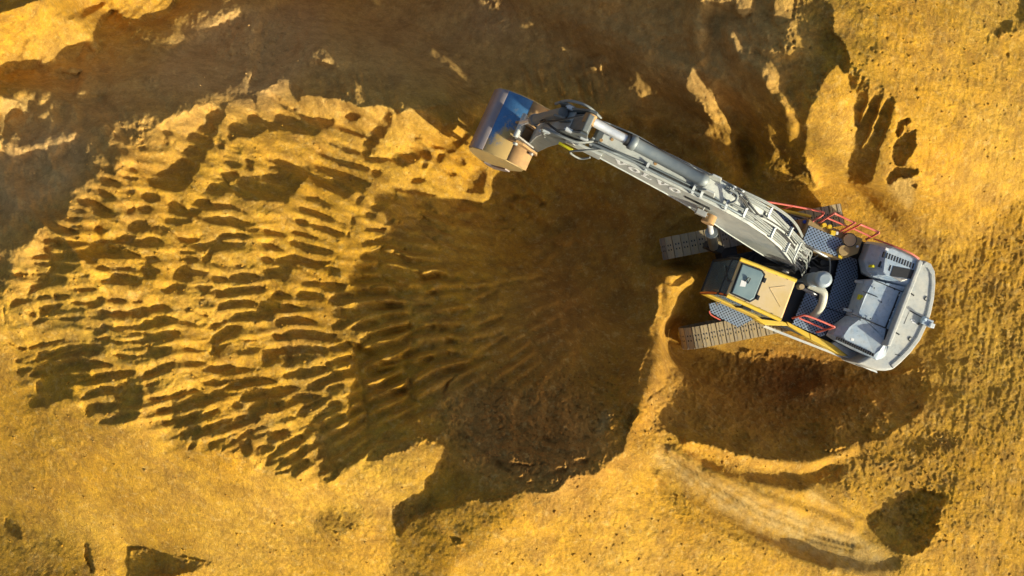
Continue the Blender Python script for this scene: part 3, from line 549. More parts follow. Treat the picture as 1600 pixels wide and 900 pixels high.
# track centre lines on the ground (world metres)
def W(u, v, z): return Vector(((u-800)/F*(H0-z), (450-v)/F*(H0-z), z))
TZ = .92
a = W(1041, 388, TZ); b = W(1325, 333, TZ); TRACK_N = ((a.x, a.y), (b.x, b.y))
tdir = Vector((b.x-a.x, b.y-a.y)).normalized(); tlen = (Vector((b.x, b.y))-Vector((a.x, a.y))).length
c = W(1072, 531, TZ); TRACK_S = ((c.x, c.y), (c.x+tdir.x*tlen, c.y+tdir.y*tlen))
ground, g_us, g_vs, g_z, g_area, g_dark_sand, g_crust_lift = build_ground()

# loose clods lying on the sand (nobody could count them: one object)
def build_clods():
    rs = np.random.RandomState(11); n = 5200
    cu = rs.uniform(-60, 1660, n*4); cv = rs.uniform(-60, 960, n*4)
    us, vs = g_us, g_vs; iu = np.clip(np.searchsorted(us, cu), 1, len(us)-2); iv = np.clip(np.searchsorted(vs, cv), 1, len(vs)-2)
    A = g_area; wgt = .08+.12*A['field'][iv, iu]+.5*A['hills'][iv, iu]+.9*A['cracked'][iv, iu]+.15*A['rightz'][iv, iu]+.06*A['lowz'][iv, iu]-.5*A['road'][iv, iu]
    keep = rs.rand(n*4) < wgt; keep &= ~((cu > 1025) & (cu < 1470) & (cv > 300) & (cv < 590)); cu, cv, iu, iv = cu[keep][:n], cv[keep][:n], iu[keep][:n], iv[keep][:n]; n = len(cu)
    z = g_z[iv, iu]; D = H0-z; x = (us[iu]-800)/F*D; y = (450-vs[iv])/F*D
    t = (1+5**.5)/2; ico = np.array([(-1,t,0),(1,t,0),(-1,-t,0),(1,-t,0),(0,-1,t),(0,1,t),(0,-1,-t),(0,1,-t),(t,0,-1),(t,0,1),(-t,0,-1),(-t,0,1)])/1.9
    fc = np.array([(0,11,5),(0,5,1),(0,1,7),(0,7,10),(0,10,11),(1,5,9),(5,11,4),(11,10,2),(10,7,6),(7,1,8),(3,9,4),(3,4,2),(3,2,6),(3,6,8),(3,8,9),(4,9,5),(2,4,11),(6,2,10),(8,6,7),(9,8,1)])
    r = .010+.026*rs.rand(n)**3+.02*(rs.rand(n) < .02); sc = r[:, None]*rs.uniform(.7, 1.3, (n, 3))*np.array([1, 1, .75])
    a = rs.uniform(0, 6.28, n); V_ = ico[None]*(1+.3*(rs.rand(n, 12, 1)-.5))*sc[:, None, :]
    X = V_[..., 0]*np.cos(a)[:, None]-V_[..., 1]*np.sin(a)[:, None]+x[:, None]; Y = V_[..., 0]*np.sin(a)[:, None]+V_[..., 1]*np.cos(a)[:, None]+y[:, None]; Zc = V_[..., 2]+z[:, None]+r[:, None]*.35
    co = np.stack([X, Y, Zc], -1).reshape(-1, 3).astype(np.float32); f = (fc[None]+12*np.arange(n)[:, None, None]).reshape(-1, 3).astype(np.int32)
    me = bpy.data.meshes.new('sand_clods'); me.vertices.add(len(co)); me.vertices.foreach_set('co', co.ravel()); me.loops.add(f.size); me.loops.foreach_set('vertex_index', f.ravel())
    me.polygons.add(len(f)); me.polygons.foreach_set('loop_start', np.arange(0, f.size, 3, dtype=np.int32)); me.polygons.foreach_set('loop_total', np.full(len(f), 3, np.int32)); me.update(); me.validate()
    for nm, val in (('dark_sand', g_dark_sand[iv, iu]), ('crust_lift', g_crust_lift[iv, iu])):
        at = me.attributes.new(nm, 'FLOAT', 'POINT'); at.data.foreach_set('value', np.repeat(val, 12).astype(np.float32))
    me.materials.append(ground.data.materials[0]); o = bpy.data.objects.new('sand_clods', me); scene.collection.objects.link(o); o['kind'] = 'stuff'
build_clods()
# ================================================================ materials
def mat(name, col, rough=.5, metal=0, dust=.0, dustcol=(.46,.36,.21), scale=3.0, wear=None, spec=.5, grime=.0):
    m = bpy.data.materials.new(name); m.use_nodes = True; nt = m.node_tree; N = nt.nodes; L = nt.links; b = N['Principled BSDF']
    b.inputs['Roughness'].default_value = rough; b.inputs['Metallic'].default_value = metal; b.inputs['Specular IOR Level'].default_value = spec
    tc = N.new('ShaderNodeTexCoord')
    def noise(sc, det=5, rg=.65, stretch=None):
        n = N.new('ShaderNodeTexNoise'); n.inputs['Scale'].default_value = sc; n.inputs['Detail'].default_value = det; n.inputs['Roughness'].default_value = rg
        L.new(tc.outputs['Object'], n.inputs['Vector']); return n.outputs['Fac']
    def mr(f, lo, hi, a=0., c=1.):
        r = N.new('ShaderNodeMapRange'); r.inputs[1].default_value = lo; r.inputs[2].default_value = hi; r.inputs[3].default_value = a; r.inputs[4].default_value = c; L.new(f, r.inputs[0]); return r.outputs[0]
    def mix(f, a, c):
        x = N.new('ShaderNodeMix'); x.data_type = 'RGBA'
        if isinstance(f, float): x.inputs['Factor'].default_value = f
        else: L.new(f, x.inputs['Factor'])
        for s, v in (('A', a), ('B', c)):
            i = [q for q in x.inputs if q.name == s and q.type == 'RGBA'][0]
            if isinstance(v, tuple): i.default_value = v+(1,)
            else: L.new(v, i)
        return [q for q in x.outputs if q.type == 'RGBA'][0]
    c = mix(mr(noise(1.7, 4), .3, .7), col, tuple(x*.82 for x in col))
    if grime: c = mix(mr(noise(11, 6, .75), .5, .72, 0, grime), c, (.03, .025, .02))
    if wear: c = mix(mr(noise(6.5, 6, .75), .56, .70, 0, .8), c, wear)
    if dust:
        d = mr(noise(scale, 6, .7), .5-.35*dust, .85-.35*dust, 0, min(1, dust*1.1)); c = mix(d, c, dustcol)
        rr = mr(noise(scale, 6, .7), .35, .65, rough, min(1, rough+.3)); L.new(rr, b.inputs['Roughness'])
    L.new(c, b.inputs['Base Color'])
    bp = N.new('ShaderNodeBump'); bp.inputs['Strength'].default_value = .25; bp.inputs['Distance'].default_value = .01
    L.new(noise(26, 4), bp.inputs['Height']); L.new(bp.outputs[0], b.inputs['Normal'])
    return m
M = dict(
 boom=mat('boom_grey_paint', (.44,.47,.46), .42, .1, .45, (.66,.62,.52), 2.2, grime=.3),
 arm=mat('arm_grey_paint', (.17,.19,.19), .4, .3, .22, (.40,.31,.18), 3, grime=.4),
 cyl=mat('cylinder_paint', (.21,.245,.26), .35, .3, .3, (.40,.38,.32), 2.5),
 chrome=mat('chrome_rod', (.84,.86,.88), .28, .55, .06),
 hood=mat('hood_grey_paint', (.29,.39,.51), .47, .05, .5, (.60,.59,.55), 2.6, grime=.5),
 cwt=mat('counterweight_paint', (.38,.41,.42), .55, .05, .62, (.60,.55,.46), 2.4, grime=.55),
 yellow=mat('yellow_paint', (.86,.56,.04), .4, 0, .22, (.60,.46,.22), 2.0),
 roof=mat('dusty_yellow_roof', (.70,.46,.10), .55, 0, .75, (.66,.50,.30), .9),
 red=mat('red_handrail_paint', (.78,.13,.085), .4, 0, .3, (.80,.42,.34), 6),
 dark=mat('dark_frame_paint', (.025,.028,.032), .5, .2, .18, (.22,.16,.09), 3),
 black=mat('black_rubber_hose', (.018,.019,.021), .45, 0, .10),
 hose=mat('dusty_hose', (.20,.22,.22), .5, .2, .4, (.40,.37,.30), 5),
 steel=mat('worn_steel', (.42,.41,.40), .35, .7, .3, (.42,.30,.14), 5, grime=.3),
 white=mat('white_clamp_paint', (.62,.65,.66), .4, .2, .15),
 shoe=mat('track_shoe_steel', (.26,.23,.20), .5, .35, .5, (.42,.31,.17), 5, grime=.4),
 shoe_dust=mat('sandy_track_shoe', (.30,.25,.19), .6, .2, .65, (.52,.38,.17), 6, grime=.35),
 bucket=mat('bucket_steel', (.40,.29,.14), .6, .15, .7, (.60,.41,.14), 3.4, wear=(.24,.23,.24), grime=.3),
 blue=mat('polished_bucket_shell', (.085,.20,.37), .26, .55, .25, (.36,.32,.24), 2.0),
 lip=mat('bucket_wear_edge', (.34,.28,.28), .4, .4, .2, (.5,.36,.2), 4),
 brown=mat('sandy_tank_top', (.30,.19,.07), .6, 0, .6, (.42,.28,.11), 4),
 cap=mat('sandy_cap', (.36,.25,.13), .6, 0, .5), ycap=mat('yellow_cap', (.78,.52,.03), .4),
 bluecap=mat('blue_cap', (.03,.08,.45), .4), sticker=mat('white_sticker', (.80,.78,.76), .5), ysticker=mat('yellow_sticker', (.80,.70,.02), .5),
 pipe=mat('cream_pipe', (.55,.54,.44), .45, 0, .35, (.5,.43,.3), 4), filt=mat('grey_precleaner', (.30,.36,.41), .42, .1, .3, (.45,.43,.38), 4),
 hatch=mat('roof_hatch_panel', (.17,.25,.28), .35, .1, .45, (.30,.38,.36), 1.6), seal=mat('black_seal', (.012,.012,.014), .5),
 letter=mat('white_lettering', (.95,.95,.94), .6), hydr=mat('bare_fitting', (.5,.5,.48), .35, .6, .2), seat=mat('seat_fabric', (.05,.06,.06), .8),
 orange=mat('orange_bar', (.85,.16,.03), .4), rust=mat('sandy_rust', (.34,.19,.08), .8, 0, .6, (.5,.3,.12), 6))
def shell_material():
    m = mat('polished_bucket_shell', (.07,.20,.40), .42, .25, .0, wear=(.20,.24,.28), grime=.35); nt = m.node_tree; N = nt.nodes; L = nt.links; b = N['Principled BSDF']
    tc = N.new('ShaderNodeTexCoord'); mp = N.new('ShaderNodeMapping'); mp.name = 'along_bucket'; L.new(tc.outputs['Object'], mp.inputs[0]); sp = N.new('ShaderNodeSeparateXYZ'); L.new(mp.outputs[0], sp.inputs[0])
    n = N.new('ShaderNodeTexNoise'); n.inputs['Scale'].default_value = 4; n.inputs['Detail'].default_value = 8; n.inputs['Roughness'].default_value = .75; L.new(tc.outputs['Object'], n.inputs['Vector'])
    a = N.new('ShaderNodeMath'); a.operation = 'MULTIPLY_ADD'; a.inputs[1].default_value = -1.1; L.new(sp.outputs[0], a.inputs[0]); L.new(sp.outputs[1], a.inputs[2])
    c = N.new('ShaderNodeMath'); c.operation = 'MULTIPLY_ADD'; c.inputs[1].default_value = 2.4; L.new(n.outputs['Fac'], c.inputs[0]); L.new(a.outputs[0], c.inputs[2])
    r = N.new('ShaderNodeMapRange'); r.inputs[1].default_value = 1.15; r.inputs[2].default_value = 1.55; L.new(c.outputs[0], r.inputs[0])
    old = b.inputs['Base Color'].links[0].from_socket; x = N.new('ShaderNodeMix'); x.data_type = 'RGBA'; L.new(r.outputs[0], x.inputs['Factor'])
    A_ = [q for q in x.inputs if q.name == 'A' and q.type == 'RGBA'][0]; B_ = [q for q in x.inputs if q.name == 'B' and q.type == 'RGBA'][0]; L.new(old, A_); B_.default_value = (.54,.37,.14,1)
    L.new([q for q in x.outputs if q.type == 'RGBA'][0], b.inputs['Base Color']); rr = N.new('ShaderNodeMapRange'); rr.inputs[3].default_value = .42; rr.inputs[4].default_value = .9; L.new(r.outputs[0], rr.inputs[0]); L.new(rr.outputs[0], b.inputs['Roughness'])
    return m
M['blue'] = shell_material()
g = bpy.data.materials.new('cab_glass'); g.use_nodes = True; gb = g.node_tree.nodes['Principled BSDF']
gb.inputs['Base Color'].default_value = (.30,.38,.40,1); gb.inputs['Roughness'].default_value = .05; gb.inputs['Transmission Weight'].default_value = .75; gb.inputs['IOR'].default_value = 1.1
M['glass'] = g
def tread_material():
    m = mat('tread_plate', (.23,.31,.44), .45, .35, .3, (.46,.44,.40), 1.6); nt = m.node_tree; N = nt.nodes; L = nt.links; b = N['Principled BSDF']
    tc = N.new('ShaderNodeTexCoord'); mp = N.new('ShaderNodeMapping'); mp.inputs['Rotation'].default_value = (0, 0, math.radians(18+45)); L.new(tc.outputs['Object'], mp.inputs[0])
    sp = N.new('ShaderNodeSeparateXYZ'); L.new(mp.outputs[0], sp.inputs[0])
    def cell(o):
        a = N.new('ShaderNodeMath'); a.operation = 'MULTIPLY'; a.inputs[1].default_value = math.pi/.068; L.new(o, a.inputs[0])
        s = N.new('ShaderNodeMath'); s.operation = 'SINE'; L.new(a.outputs[0], s.inputs[0]); return s.outputs[0]
    p = N.new('ShaderNodeMath'); p.operation = 'MULTIPLY'; L.new(cell(sp.outputs[0]), p.inputs[0]); L.new(cell(sp.outputs[1]), p.inputs[1])
    ab = N.new('ShaderNodeMath'); ab.operation = 'ABSOLUTE'; L.new(p.outputs[0], ab.inputs[0])
    gt = N.new('ShaderNodeMapRange'); gt.inputs[1].default_value = .50; gt.inputs[2].default_value = .62; L.new(ab.outputs[0], gt.inputs[0])
    old = b.inputs['Base Color'].links[0].from_socket
    x = N.new('ShaderNodeMix'); x.data_type = 'RGBA'; L.new(gt.outputs[0], x.inputs['Factor'])
    A_ = [q for q in x.inputs if q.name == 'A' and q.type == 'RGBA'][0]; B_ = [q for q in x.inputs if q.name == 'B' and q.type == 'RGBA'][0]
    L.new(old, A_); B_.default_value = (.018,.02,.025,1); L.new([q for q in x.outputs if q.type == 'RGBA'][0], b.inputs['Base Color'])
    return m
M['tread'] = tread_material()

# ================================================================ mesh helpers
COL = scene.collection
class MB:
    def __init__(s): s.v = []; s.f = []; s.sm = []
    def add(s, vs, fs, smooth=False):
        n = len(s.v); s.v += [tuple(p) for p in vs]; s.f += [tuple(i+n for i in f) for f in fs]; s.sm += [smooth]*len(fs); return s
    def prism(s, pts, z0, z1):          # pts: world (x, y[, z_top]) ring; z0 bottom, z1 top
        n = len(pts); A = sum(pts[i][0]*pts[(i+1) % n][1]-pts[(i+1) % n][0]*pts[i][1] for i in range(n))
        if A < 0: pts = pts[::-1]
        vs = [(p[0], p[1], z0) for p in pts]+[(p[0], p[1], p[2] if len(p) > 2 and z1 is None else z1) for p in pts]
        fs = [tuple(range(n))[::-1], tuple(range(n, 2*n))]+[(i, (i+1) % n, n+(i+1) % n, n+i) for i in range(n)]
        return s.add(vs, fs)
    def pprism(s, px, zt, zb, tops=None): # outline given where the photograph shows the top face
        pts = [W(u, v, tops[i] if tops else zt) for i, (u, v) in enumerate(px)]
        n = len(pts); A = sum(pts[i].x*pts[(i+1) % n].y-pts[(i+1) % n].x*pts[i].y for i in range(n))
        if A < 0: pts = pts[::-1]
        vs = [(p.x, p.y, zb) for p in pts]+[tuple(p) for p in pts]
        return s.add(vs, [tuple(range(n))[::-1], tuple(range(n, 2*n))]+[(i, (i+1) % n, n+(i+1) % n, n+i) for i in range(n)])
    def box(s, c, ax, ay, az):           # centre and three half vectors
        c, ax, ay, az = map(Vector, (c, ax, ay, az))
        if ax.cross(ay).dot(az) < 0: az = -az
        vs = [c+ax*i+ay*j+az*k for k in (-1, 1) for j in (-1, 1) for i in (-1, 1)]
        return s.add(vs, [(0,2,3,1),(4,5,7,6),(0,1,5,4),(1,3,7,5),(3,2,6,7),(2,0,4,6)])
    def tube(s, pts, r, n=8, caps=True, smooth=True):
        pts = [Vector(p) for p in pts]; rs = r if isinstance(r, (list, tuple)) else [r]*len(pts)
        d = (pts[1]-pts[0]).normalized(); u = d.orthogonal().normalized(); vs = []
        for i, p in enumerate(pts):
            a = (pts[min(i+1, len(pts)-1)]-pts[max(i-1, 0)]).normalized()
            u = (u-a*u.dot(a)).normalized(); w = a.cross(u)
            vs += [p+(u*math.cos(2*math.pi*k/n)+w*math.sin(2*math.pi*k/n))*rs[i] for k in range(n)]
        fs = [(i*n+k, i*n+(k+1) % n, (i+1)*n+(k+1) % n, (i+1)*n+k) for i in range(len(pts)-1) for k in range(n)]
        s.add(vs, fs, smooth)
        if caps: m = (len(pts)-1)*n; s.add([vs[k] for k in range(n)], [tuple(range(n))[::-1]]); s.add([vs[m+k] for k in range(n)], [tuple(range(n))])
        return s
    def plate(s, prof, origin, ex, ez, ey, half):   # profile (a, b) in plane (ex, ez), thickness +-half along ey
        origin, ex, ez, ey = map(Vector, (origin, ex, ez, ey)); n = len(prof)
        A = sum(prof[i][0]*prof[(i+1) % n][1]-prof[(i+1) % n][0]*prof[i][1] for i in range(n))
        if (A < 0) != (ex.cross(ez).dot(ey) < 0): prof = prof[::-1]
        lo = [origin+ex*a+ez*b-ey*half for a, b in prof]; hi = [origin+ex*a+ez*b+ey*half for a, b in prof]
        return s.add(lo+hi, [tuple(range(n))[::-1], tuple(range(n, 2*n))]+[(i, (i+1) % n, n+(i+1) % n, n+i) for i in range(n)])
    def build(s, name, m, parent=None, bevel=0, label=None, seg=2):
        me = bpy.data.meshes.new(name); O = ROOT_LOC; me.from_pydata([(a-O.x, b-O.y, c-O.z) for a, b, c in s.v], [], s.f)
        me.polygons.foreach_set('use_smooth', s.sm); me.materials.append(m); me.validate(); me.update()
        o = bpy.data.objects.new(name, me); COL.objects.link(o); o.parent = parent
        if parent is None: o.location = O
        if bevel:
            b = o.modifiers.new('bevel', 'BEVEL'); b.width = bevel; b.segments = seg; b.limit_method = 'ANGLE'; b.angle_limit = math.radians(30)
        if label: o['label'] = label
        return o
def smooth_path(pts, n=5):
    P = [Vector(p) for p in pts]; out = []
    for i in range(len(P)-1):
        p0 = P[max(i-1, 0)]; p1 = P[i]; p2 = P[i+1]; p3 = P[min(i+2, len(P)-1)]
        for k in range(n):
            t = k/n; out.append(.5*((2*p1)+(p2-p0)*t+(2*p0-5*p1+4*p2-p3)*t*t+(3*p1-p0-3*p2+p3)*t**3))
    return out+[P[-1]]
def PW(*pts): return [W(*p) for p in pts]

# ================================================================ the excavator
ROOT_LOC = Vector(((TRACK_N[0][0]+TRACK_N[1][0]+TRACK_S[0][0]+TRACK_S[1][0])/4, (TRACK_N[0][1]+TRACK_N[1][1]+TRACK_S[0][1]+TRACK_S[1][1])/4, 0))
ex = bpy.data.objects.new('excavator', None); COL.objects.link(ex); ex.location = ROOT_LOC
ex['label'] = 'large yellow and grey crawler excavator with its long boom stretched over the sand pit'; ex['category'] = 'excavator'
Z = Vector((0, 0, 1)); rng = random.Random(3)
# ---- crawler tracks: every shoe is its own piece on a shared mesh
tx = Vector((tdir.x, tdir.y, 0)); ty = Vector((-tdir.y, tdir.x, 0))
def shoe_mesh(pitch, width, name):
    m = MB(); m.box((0,0,0), (pitch*.47,0,0), (0,width/2,0), (0,0,.016))
    for gx, h in ((-.38, .016), (.0, .008)):
        for a, b in ((-.5, -.16), (-.10, .10), (.16, .5)): m.box((gx*pitch,(a+b)/2*width,.016+h/2), (.009,0,0), (0,(b-a)/2*width*.97,0), (0,0,h/2))
    nf = len(m.f)
    for sx_, sy_ in ((-.16,.065), (-.16,-.065), (.2,.065), (.2,-.065)): m.box((sx_*pitch,sy_,.012), (.017,0,0), (0,.024,0), (0,0,.006))
    me = bpy.data.meshes.new(name); me.from_pydata(m.v, [], m.f); me.polygons.foreach_set('material_index', [0]*nf+[1]*(len(m.f)-nf)); me.update(); return me
R_T = .43; straight = tlen-2*R_T; loop = 2*straight+2*math.pi*R_T; nsh = int(round(loop/.218)); pitch = loop/nsh
sm1 = shoe_mesh(pitch, .60, 'track_shoe'); sm1.materials.append(M['shoe']); sm1.materials.append(M['dark']); sm2 = sm1.copy(); sm2.materials[0] = M['shoe_dust']
for (x0, y0), (x1, y1) in (TRACK_N, TRACK_S):
    south = (x0, y0) == TRACK_S[0]
    o0 = Vector((x0, y0, 0)); zc = TZ-R_T-.03
    tr = MB()
    tr.box(o0+tx*(tlen/2)+Z*zc, tx*(tlen/2-.35), ty*.17, Z*.22)
    tr.box(o0+tx*(tlen/2)+Z*(zc+.26), tx*(tlen/2-.8), ty*.13, Z*.05)
    T = tr.build('track_frame', M['dark'], ex, .02, 'track frame under the cab side' if south else 'track frame under the boom side')
    for q, nm in ((R_T, 'idler'), (tlen-R_T, 'sprocket')):
        w = MB(); w.tube([o0+tx*q+Z*zc-ty*.06, o0+tx*q+Z*zc+ty*.06], R_T-.05, 28); w.tube([o0+tx*q+Z*zc-ty*.2, o0+tx*q+Z*zc+ty*.2], .15, 16); w.build(nm, M['dark'], T)
    for k in range(7):
        w = MB(); p = o0+tx*(.95+k*(tlen-1.9)/6)+Z*(.16); w.tube([p-ty*.18, p+ty*.18], .085, 12); w.build('roller', M['dark'], T)
    for k in range(nsh):
        s = (k+.5)*pitch
        if s < straight: p = o0+tx*(R_T+s)+Z*(zc+R_T); a = 0
        elif s < straight+math.pi*R_T: t = (s-straight)/R_T; p = o0+tx*(R_T+straight+R_T*math.sin(t))+Z*(zc+R_T*math.cos(t)); a = t
        elif s < 2*straight+math.pi*R_T: p = o0+tx*(R_T+straight-(s-straight-math.pi*R_T))+Z*(zc-R_T); a = math.pi
        else: t = (s-2*straight-math.pi*R_T)/R_T; p = o0+tx*(R_T-R_T*math.sin(t))+Z*(zc-R_T*math.cos(t)); a = math.pi+t
        u = tx*math.cos(a)-Z*math.sin(a); n = tx*math.sin(a)+Z*math.cos(a)
        o = bpy.data.objects.new('track_shoe', sm2 if (south or rng.random() < .8) else sm1); COL.objects.link(o); o.parent = T
        o.matrix_local = Matrix.Translation(p-ROOT_LOC) @ Matrix((u, ty, n)).transposed().to_4x4() @ Matrix.Rotation(rng.uniform(-.012, .012), 4, 'Z')
# ---- car body between the tracks
mid = Vector((ROOT_LOC.x, ROOT_LOC.y, 0))
cb = MB(); cb.box(mid+Z*.72, tx*.95, ty*.75, Z*.22)
for sx in (-1, 1):
    for sy in (-1, 1): cb.plate([(-.28,-.2),(.28,-.2),(.22,.2),(-.22,.2)], mid+tx*(sx*.85)+ty*(sy*.95)+Z*.62, tx, Z, ty, .35)
cb.build('car_body', M['dark'], ex, .03)
m = MB(); m.tube([mid+Z*.95, mid+Z*1.2], .72, 36); m.build('slewing_ring', M['dark'], ex)
# ---- upper deck
deck = [(1108,473),(1128,470),(1157,404),(1190,400),(1185,330),(1197,318),(1266,339),(1349,373),(1440,408),(1452,440),(1440,520),(1396,572),(1371,577),(1300,549),(1228,520),(1190,505)]
m = MB(); m.pprism([(1182,420),(1192,345),(1200,325),(1262,342),(1345,376),(1425,405),(1432,440),(1395,545),(1360,566),(1300,545),(1235,516),(1150,480),(1120,470),(1135,425)], 1.28, 1.10); m.build('deck_frame', M['dark'], ex, .02)
# side skirt, yellow then grey
def skirt(px, name, mt, label=None, z0=1.08, z1=1.42): return MB().pprism(px, z1, z0).build(name, mt, ex, .015, label)
skirt([(1176,487),(1190,489),(1228,504),(1231,509),(1196,508),(1180,498)], 'side_panel', M['yellow'], 'pale grey yellow sill panel under the cab door')
skirt([(1231.5,509),(1229,502),(1264,520),(1266,530)], 'side_panel', M['yellow'])
skirt([(1266.6,530.3),(1264.6,520),(1299,536),(1325,556),(1316,556)], 'side_panel', M['yellow'])
skirt([(1316.8,556.3),(1326,556.2),(1300,536.5),(1305,534),(1371,567),(1387,553),(1396,560),(1392,577),(1371,579)], 'side_panel', M['cwt'], 'grey end panel with a dark mark below the louvres')
m = MB(); m.pprism([(1192,511),(1300,553),(1371,583),(1370,579.5),(1300,549.5),(1196,508.5)], 1.10, 1.06); m.build('sill_strip', M['white'], ex)
dk = MB()
for a, b, c_, d in ((1334,566,1342,574),(1345,569,1355,574)): dk.pprism([(a,b-1),(c_,b+2),(c_+4,b+7),(a+3,b+4)], 1.424, 1.419)
dk.build('side_mark', M['seal'], ex)
MB().pprism([(1346,571),(1360,577),(1363,580),(1349,574)], 1.426, 1.4195).build('side_mark', M['sticker'], ex, label='small white printed mark on the grey end panel')
# ---- engine bay and counterweight
def hfz(px, z): return px
CW = [(1436,407),(1445,406),(1455,411),(1462,424),(1463,442),(1461,466),(1456,490),(1449,510),(1439,532),(1424,552),(1408,568),(1396,578),(1384,580),(1371,579),(1340,567),(1385,540)]
cw = MB().pprism(CW, 2.02, 1.0).build('counterweight', M['cwt'], ex, .075, seg=4)
rim = [(1447,408),(1455,412),(1461,424),(1462,442),(1460,466),(1455,490),(1448,510),(1438,531.5),(1423,551),(1407,567),(1396,576)]
inn = [(1440,414),(1449,418),(1454.5,428),(1455.5,442),(1453.5,465),(1448.5,488),(1441.5,507),(1432,527),(1418,545.5),(1403,560.5),(1392,570)]
MB().pprism(rim+inn[::-1], 2.055, 2.0).build('rim_moulding', M['cwt'], cw, .02)
for (u0, v0, u1, v1) in ((1423,457,1429,461),(1399,518,1406,522)):
    MB().pprism([(u0,v0),(u1,v1),(u1-1,v1+2),(u0-1,v0+2)], 2.026, 2.01).build('slot', M['seal'], cw)
for u, v in ((1448,467),(1423,530)):
    mm = MB(); c0 = W(u, v, 2.03); mm.tube([c0+Vector((.05*math.cos(t), .05*math.sin(t), 0)) for t in np.linspace(1.2, 4.6, 9)], .012, 6); mm.build('lifting_eye', M['dark'], cw)
for pts in ([(1421,486),(1420,489),(1413,506),(1412,506)], [(1422,484.5),(1449,500),(1449,501),(1421,486)], [(1399,553),(1410,556),(1410,557),(1398,554)]):
    MB().pprism(pts, 2.0235, 2.015).build('panel_seam', M['seal'], cw)
for (u, v) in ((1427,500),(1429,503)): MB().pprism([(u-3,v-2),(u+3,v),(u+2,v+3),(u-4,v+1)], 2.0265, 2.02).build('sticker', M['sticker'], cw)
# rear camera with its bracket
cmb = MB(); b0 = W(1446, 503, 2.02); cmb.box(b0+Z*.05, (.13,-.05,0), (.03,.08,0), (0,0,.05)); cmb.tube([b0+Z*.05+Vector((-.03,.02,0)), b0+Z*.16+Vector((-.12,.12,0))], .045, 8)
rc = cmb.build('rear_camera', M['hood'], cw, .01, 'small camera bracket standing at the rear edge')
k = MB(); k.box(W(1455,508.5,2.12), (.055,-.02,0), (.02,.055,0), (0,0,.06)); k.build('camera_housing', M['white'], rc, .01)
k = MB(); k.tube(PW((1437,506,2.04),(1445,505,2.06)), .015, 6); k.tube(PW((1436,507,2.03),(1436,505,2.09)), .03, 6); k.build('cable', M['seal'], rc)
# hood: three humps
def hump(px_base, zb, rings, name, mt, bev=.03):
    """rings: list of (px outline, z) from the base up; same point count."""
    mbd = MB(); vs = []; n = len(rings[0][0])
    for px, z in rings: vs += [W(u, v, zz) for (u, v), zz in zip(px, z if isinstance(z, (list, tuple)) else [z]*n)]
    fs = [(i*n+k, i*n+(k+1) % n, (i+1)*n+(k+1) % n, (i+1)*n+k) for i in range(len(rings)-1) for k in range(n)]
    fs.append(tuple(range((len(rings)-1)*n, len(rings)*n)))
    vs2 = vs; A = sum(vs[k].x*vs[(k+1) % n].y-vs[(k+1) % n].x*vs[k].y for k in range(n))
    if A < 0: fs = [f[::-1] for f in fs]
    mbd.add(vs2, fs); return mbd.build(name, mt, ex, bev, seg=3)
# north hump (cooling pack) with a rounded front
nb = [(1354,377),(1390,381),(1432,402),(1441,411),(1424,450),(1362,436),(1345,428),(1340,405)]
h1 = hump(None, 0, [(nb,[1.28]*8),([(1350,380),(1392,382),(1433,403),(1441,411),(1424,450),(1361,434),(1346,425),(1342,406)],[1.75,2.0,2.3,2.4,2.4,2.24,1.85,1.75]),
  ([(1360,381),(1393,385),(1431,404),(1438,412),(1423,447),(1364,431),(1354,424),(1350,407)],[2.1,2.4,2.47,2.47,2.46,2.34,2.14,2.08]),
  ([(1378,386),(1394,388),(1429,406),(1435,413),(1421,444),(1374,430),(1368,423),(1372,407)],[2.40,2.5,2.5,2.5,2.49,2.36,2.36,2.38]),
  ([(1386,388),(1396,390),(1427,407),(1432,414),(1419,441),(1384,430),(1380,424),(1382,408)],2.5)], 'cooling_hood', M['hood'], .02)
# centre: flat lid whose front slopes down to the walkway
h2 = hump(None, 0, [([(1341,437),(1363,436),(1424,450),(1405,505),(1389,541),(1330,494),(1321,492),(1331,462)],1.28),
  ([(1341,437),(1363,436),(1424,450),(1405,505),(1389,541),(1330,494),(1322,491),(1332,462)],[1.86,2.28,2.40,2.40,2.35,2.12,1.86,1.86]),
  ([(1352,439),(1364,437.5),(1423,451),(1404,505),(1388,539),(1335,494.5),(1333,489),(1343,463)],[2.2,2.38,2.40,2.40,2.36,2.2,2.17,2.2]),
  ([(1364,440),(1368,441),(1419,456),(1401,506),(1386,528),(1343,492),(1342,488),(1351,464)],[2.36,2.38,2.38,2.38,2.36,2.34,2.33,2.36])], 'engine_hood', M['hood'], .012)
# south shoulder
h3 = hump(None, 0, [([(1321,493),(1333,494),(1389,541),(1384,556),(1371,567),(1304,533),(1290,524),(1298,510)],1.28),
  ([(1321,493),(1333,494),(1389,540),(1384,555),(1371,566),(1304,532),(1291,523),(1299,510)],[1.86,2.14,2.34,2.1,1.95,1.8,1.66,1.68]),
  ([(1333,495),(1343,494.5),(1388,536),(1381,551),(1368,561),(1310,531),(1301,523),(1310,510)],[2.12,2.30,2.335,2.16,2.06,1.98,1.92,1.98]),
  ([(1344,498),(1349,497.5),(1385,533),(1375,547),(1365,555),(1322,533),(1318,525),(1327,511)],[2.31,2.335,2.34,2.24,2.12,2.08,2.10,2.20])], 'side_hood', M['hood'], .02)
# rear ridge along the hood
MB().pprism([(1437,405),(1443,409),(1440,417),(1392,541),(1386,541),(1389,530),(1432,418),(1434,410)], 2.56, 1.9).build('hood_ridge', M['cwt'], ex, .03, seg=3)
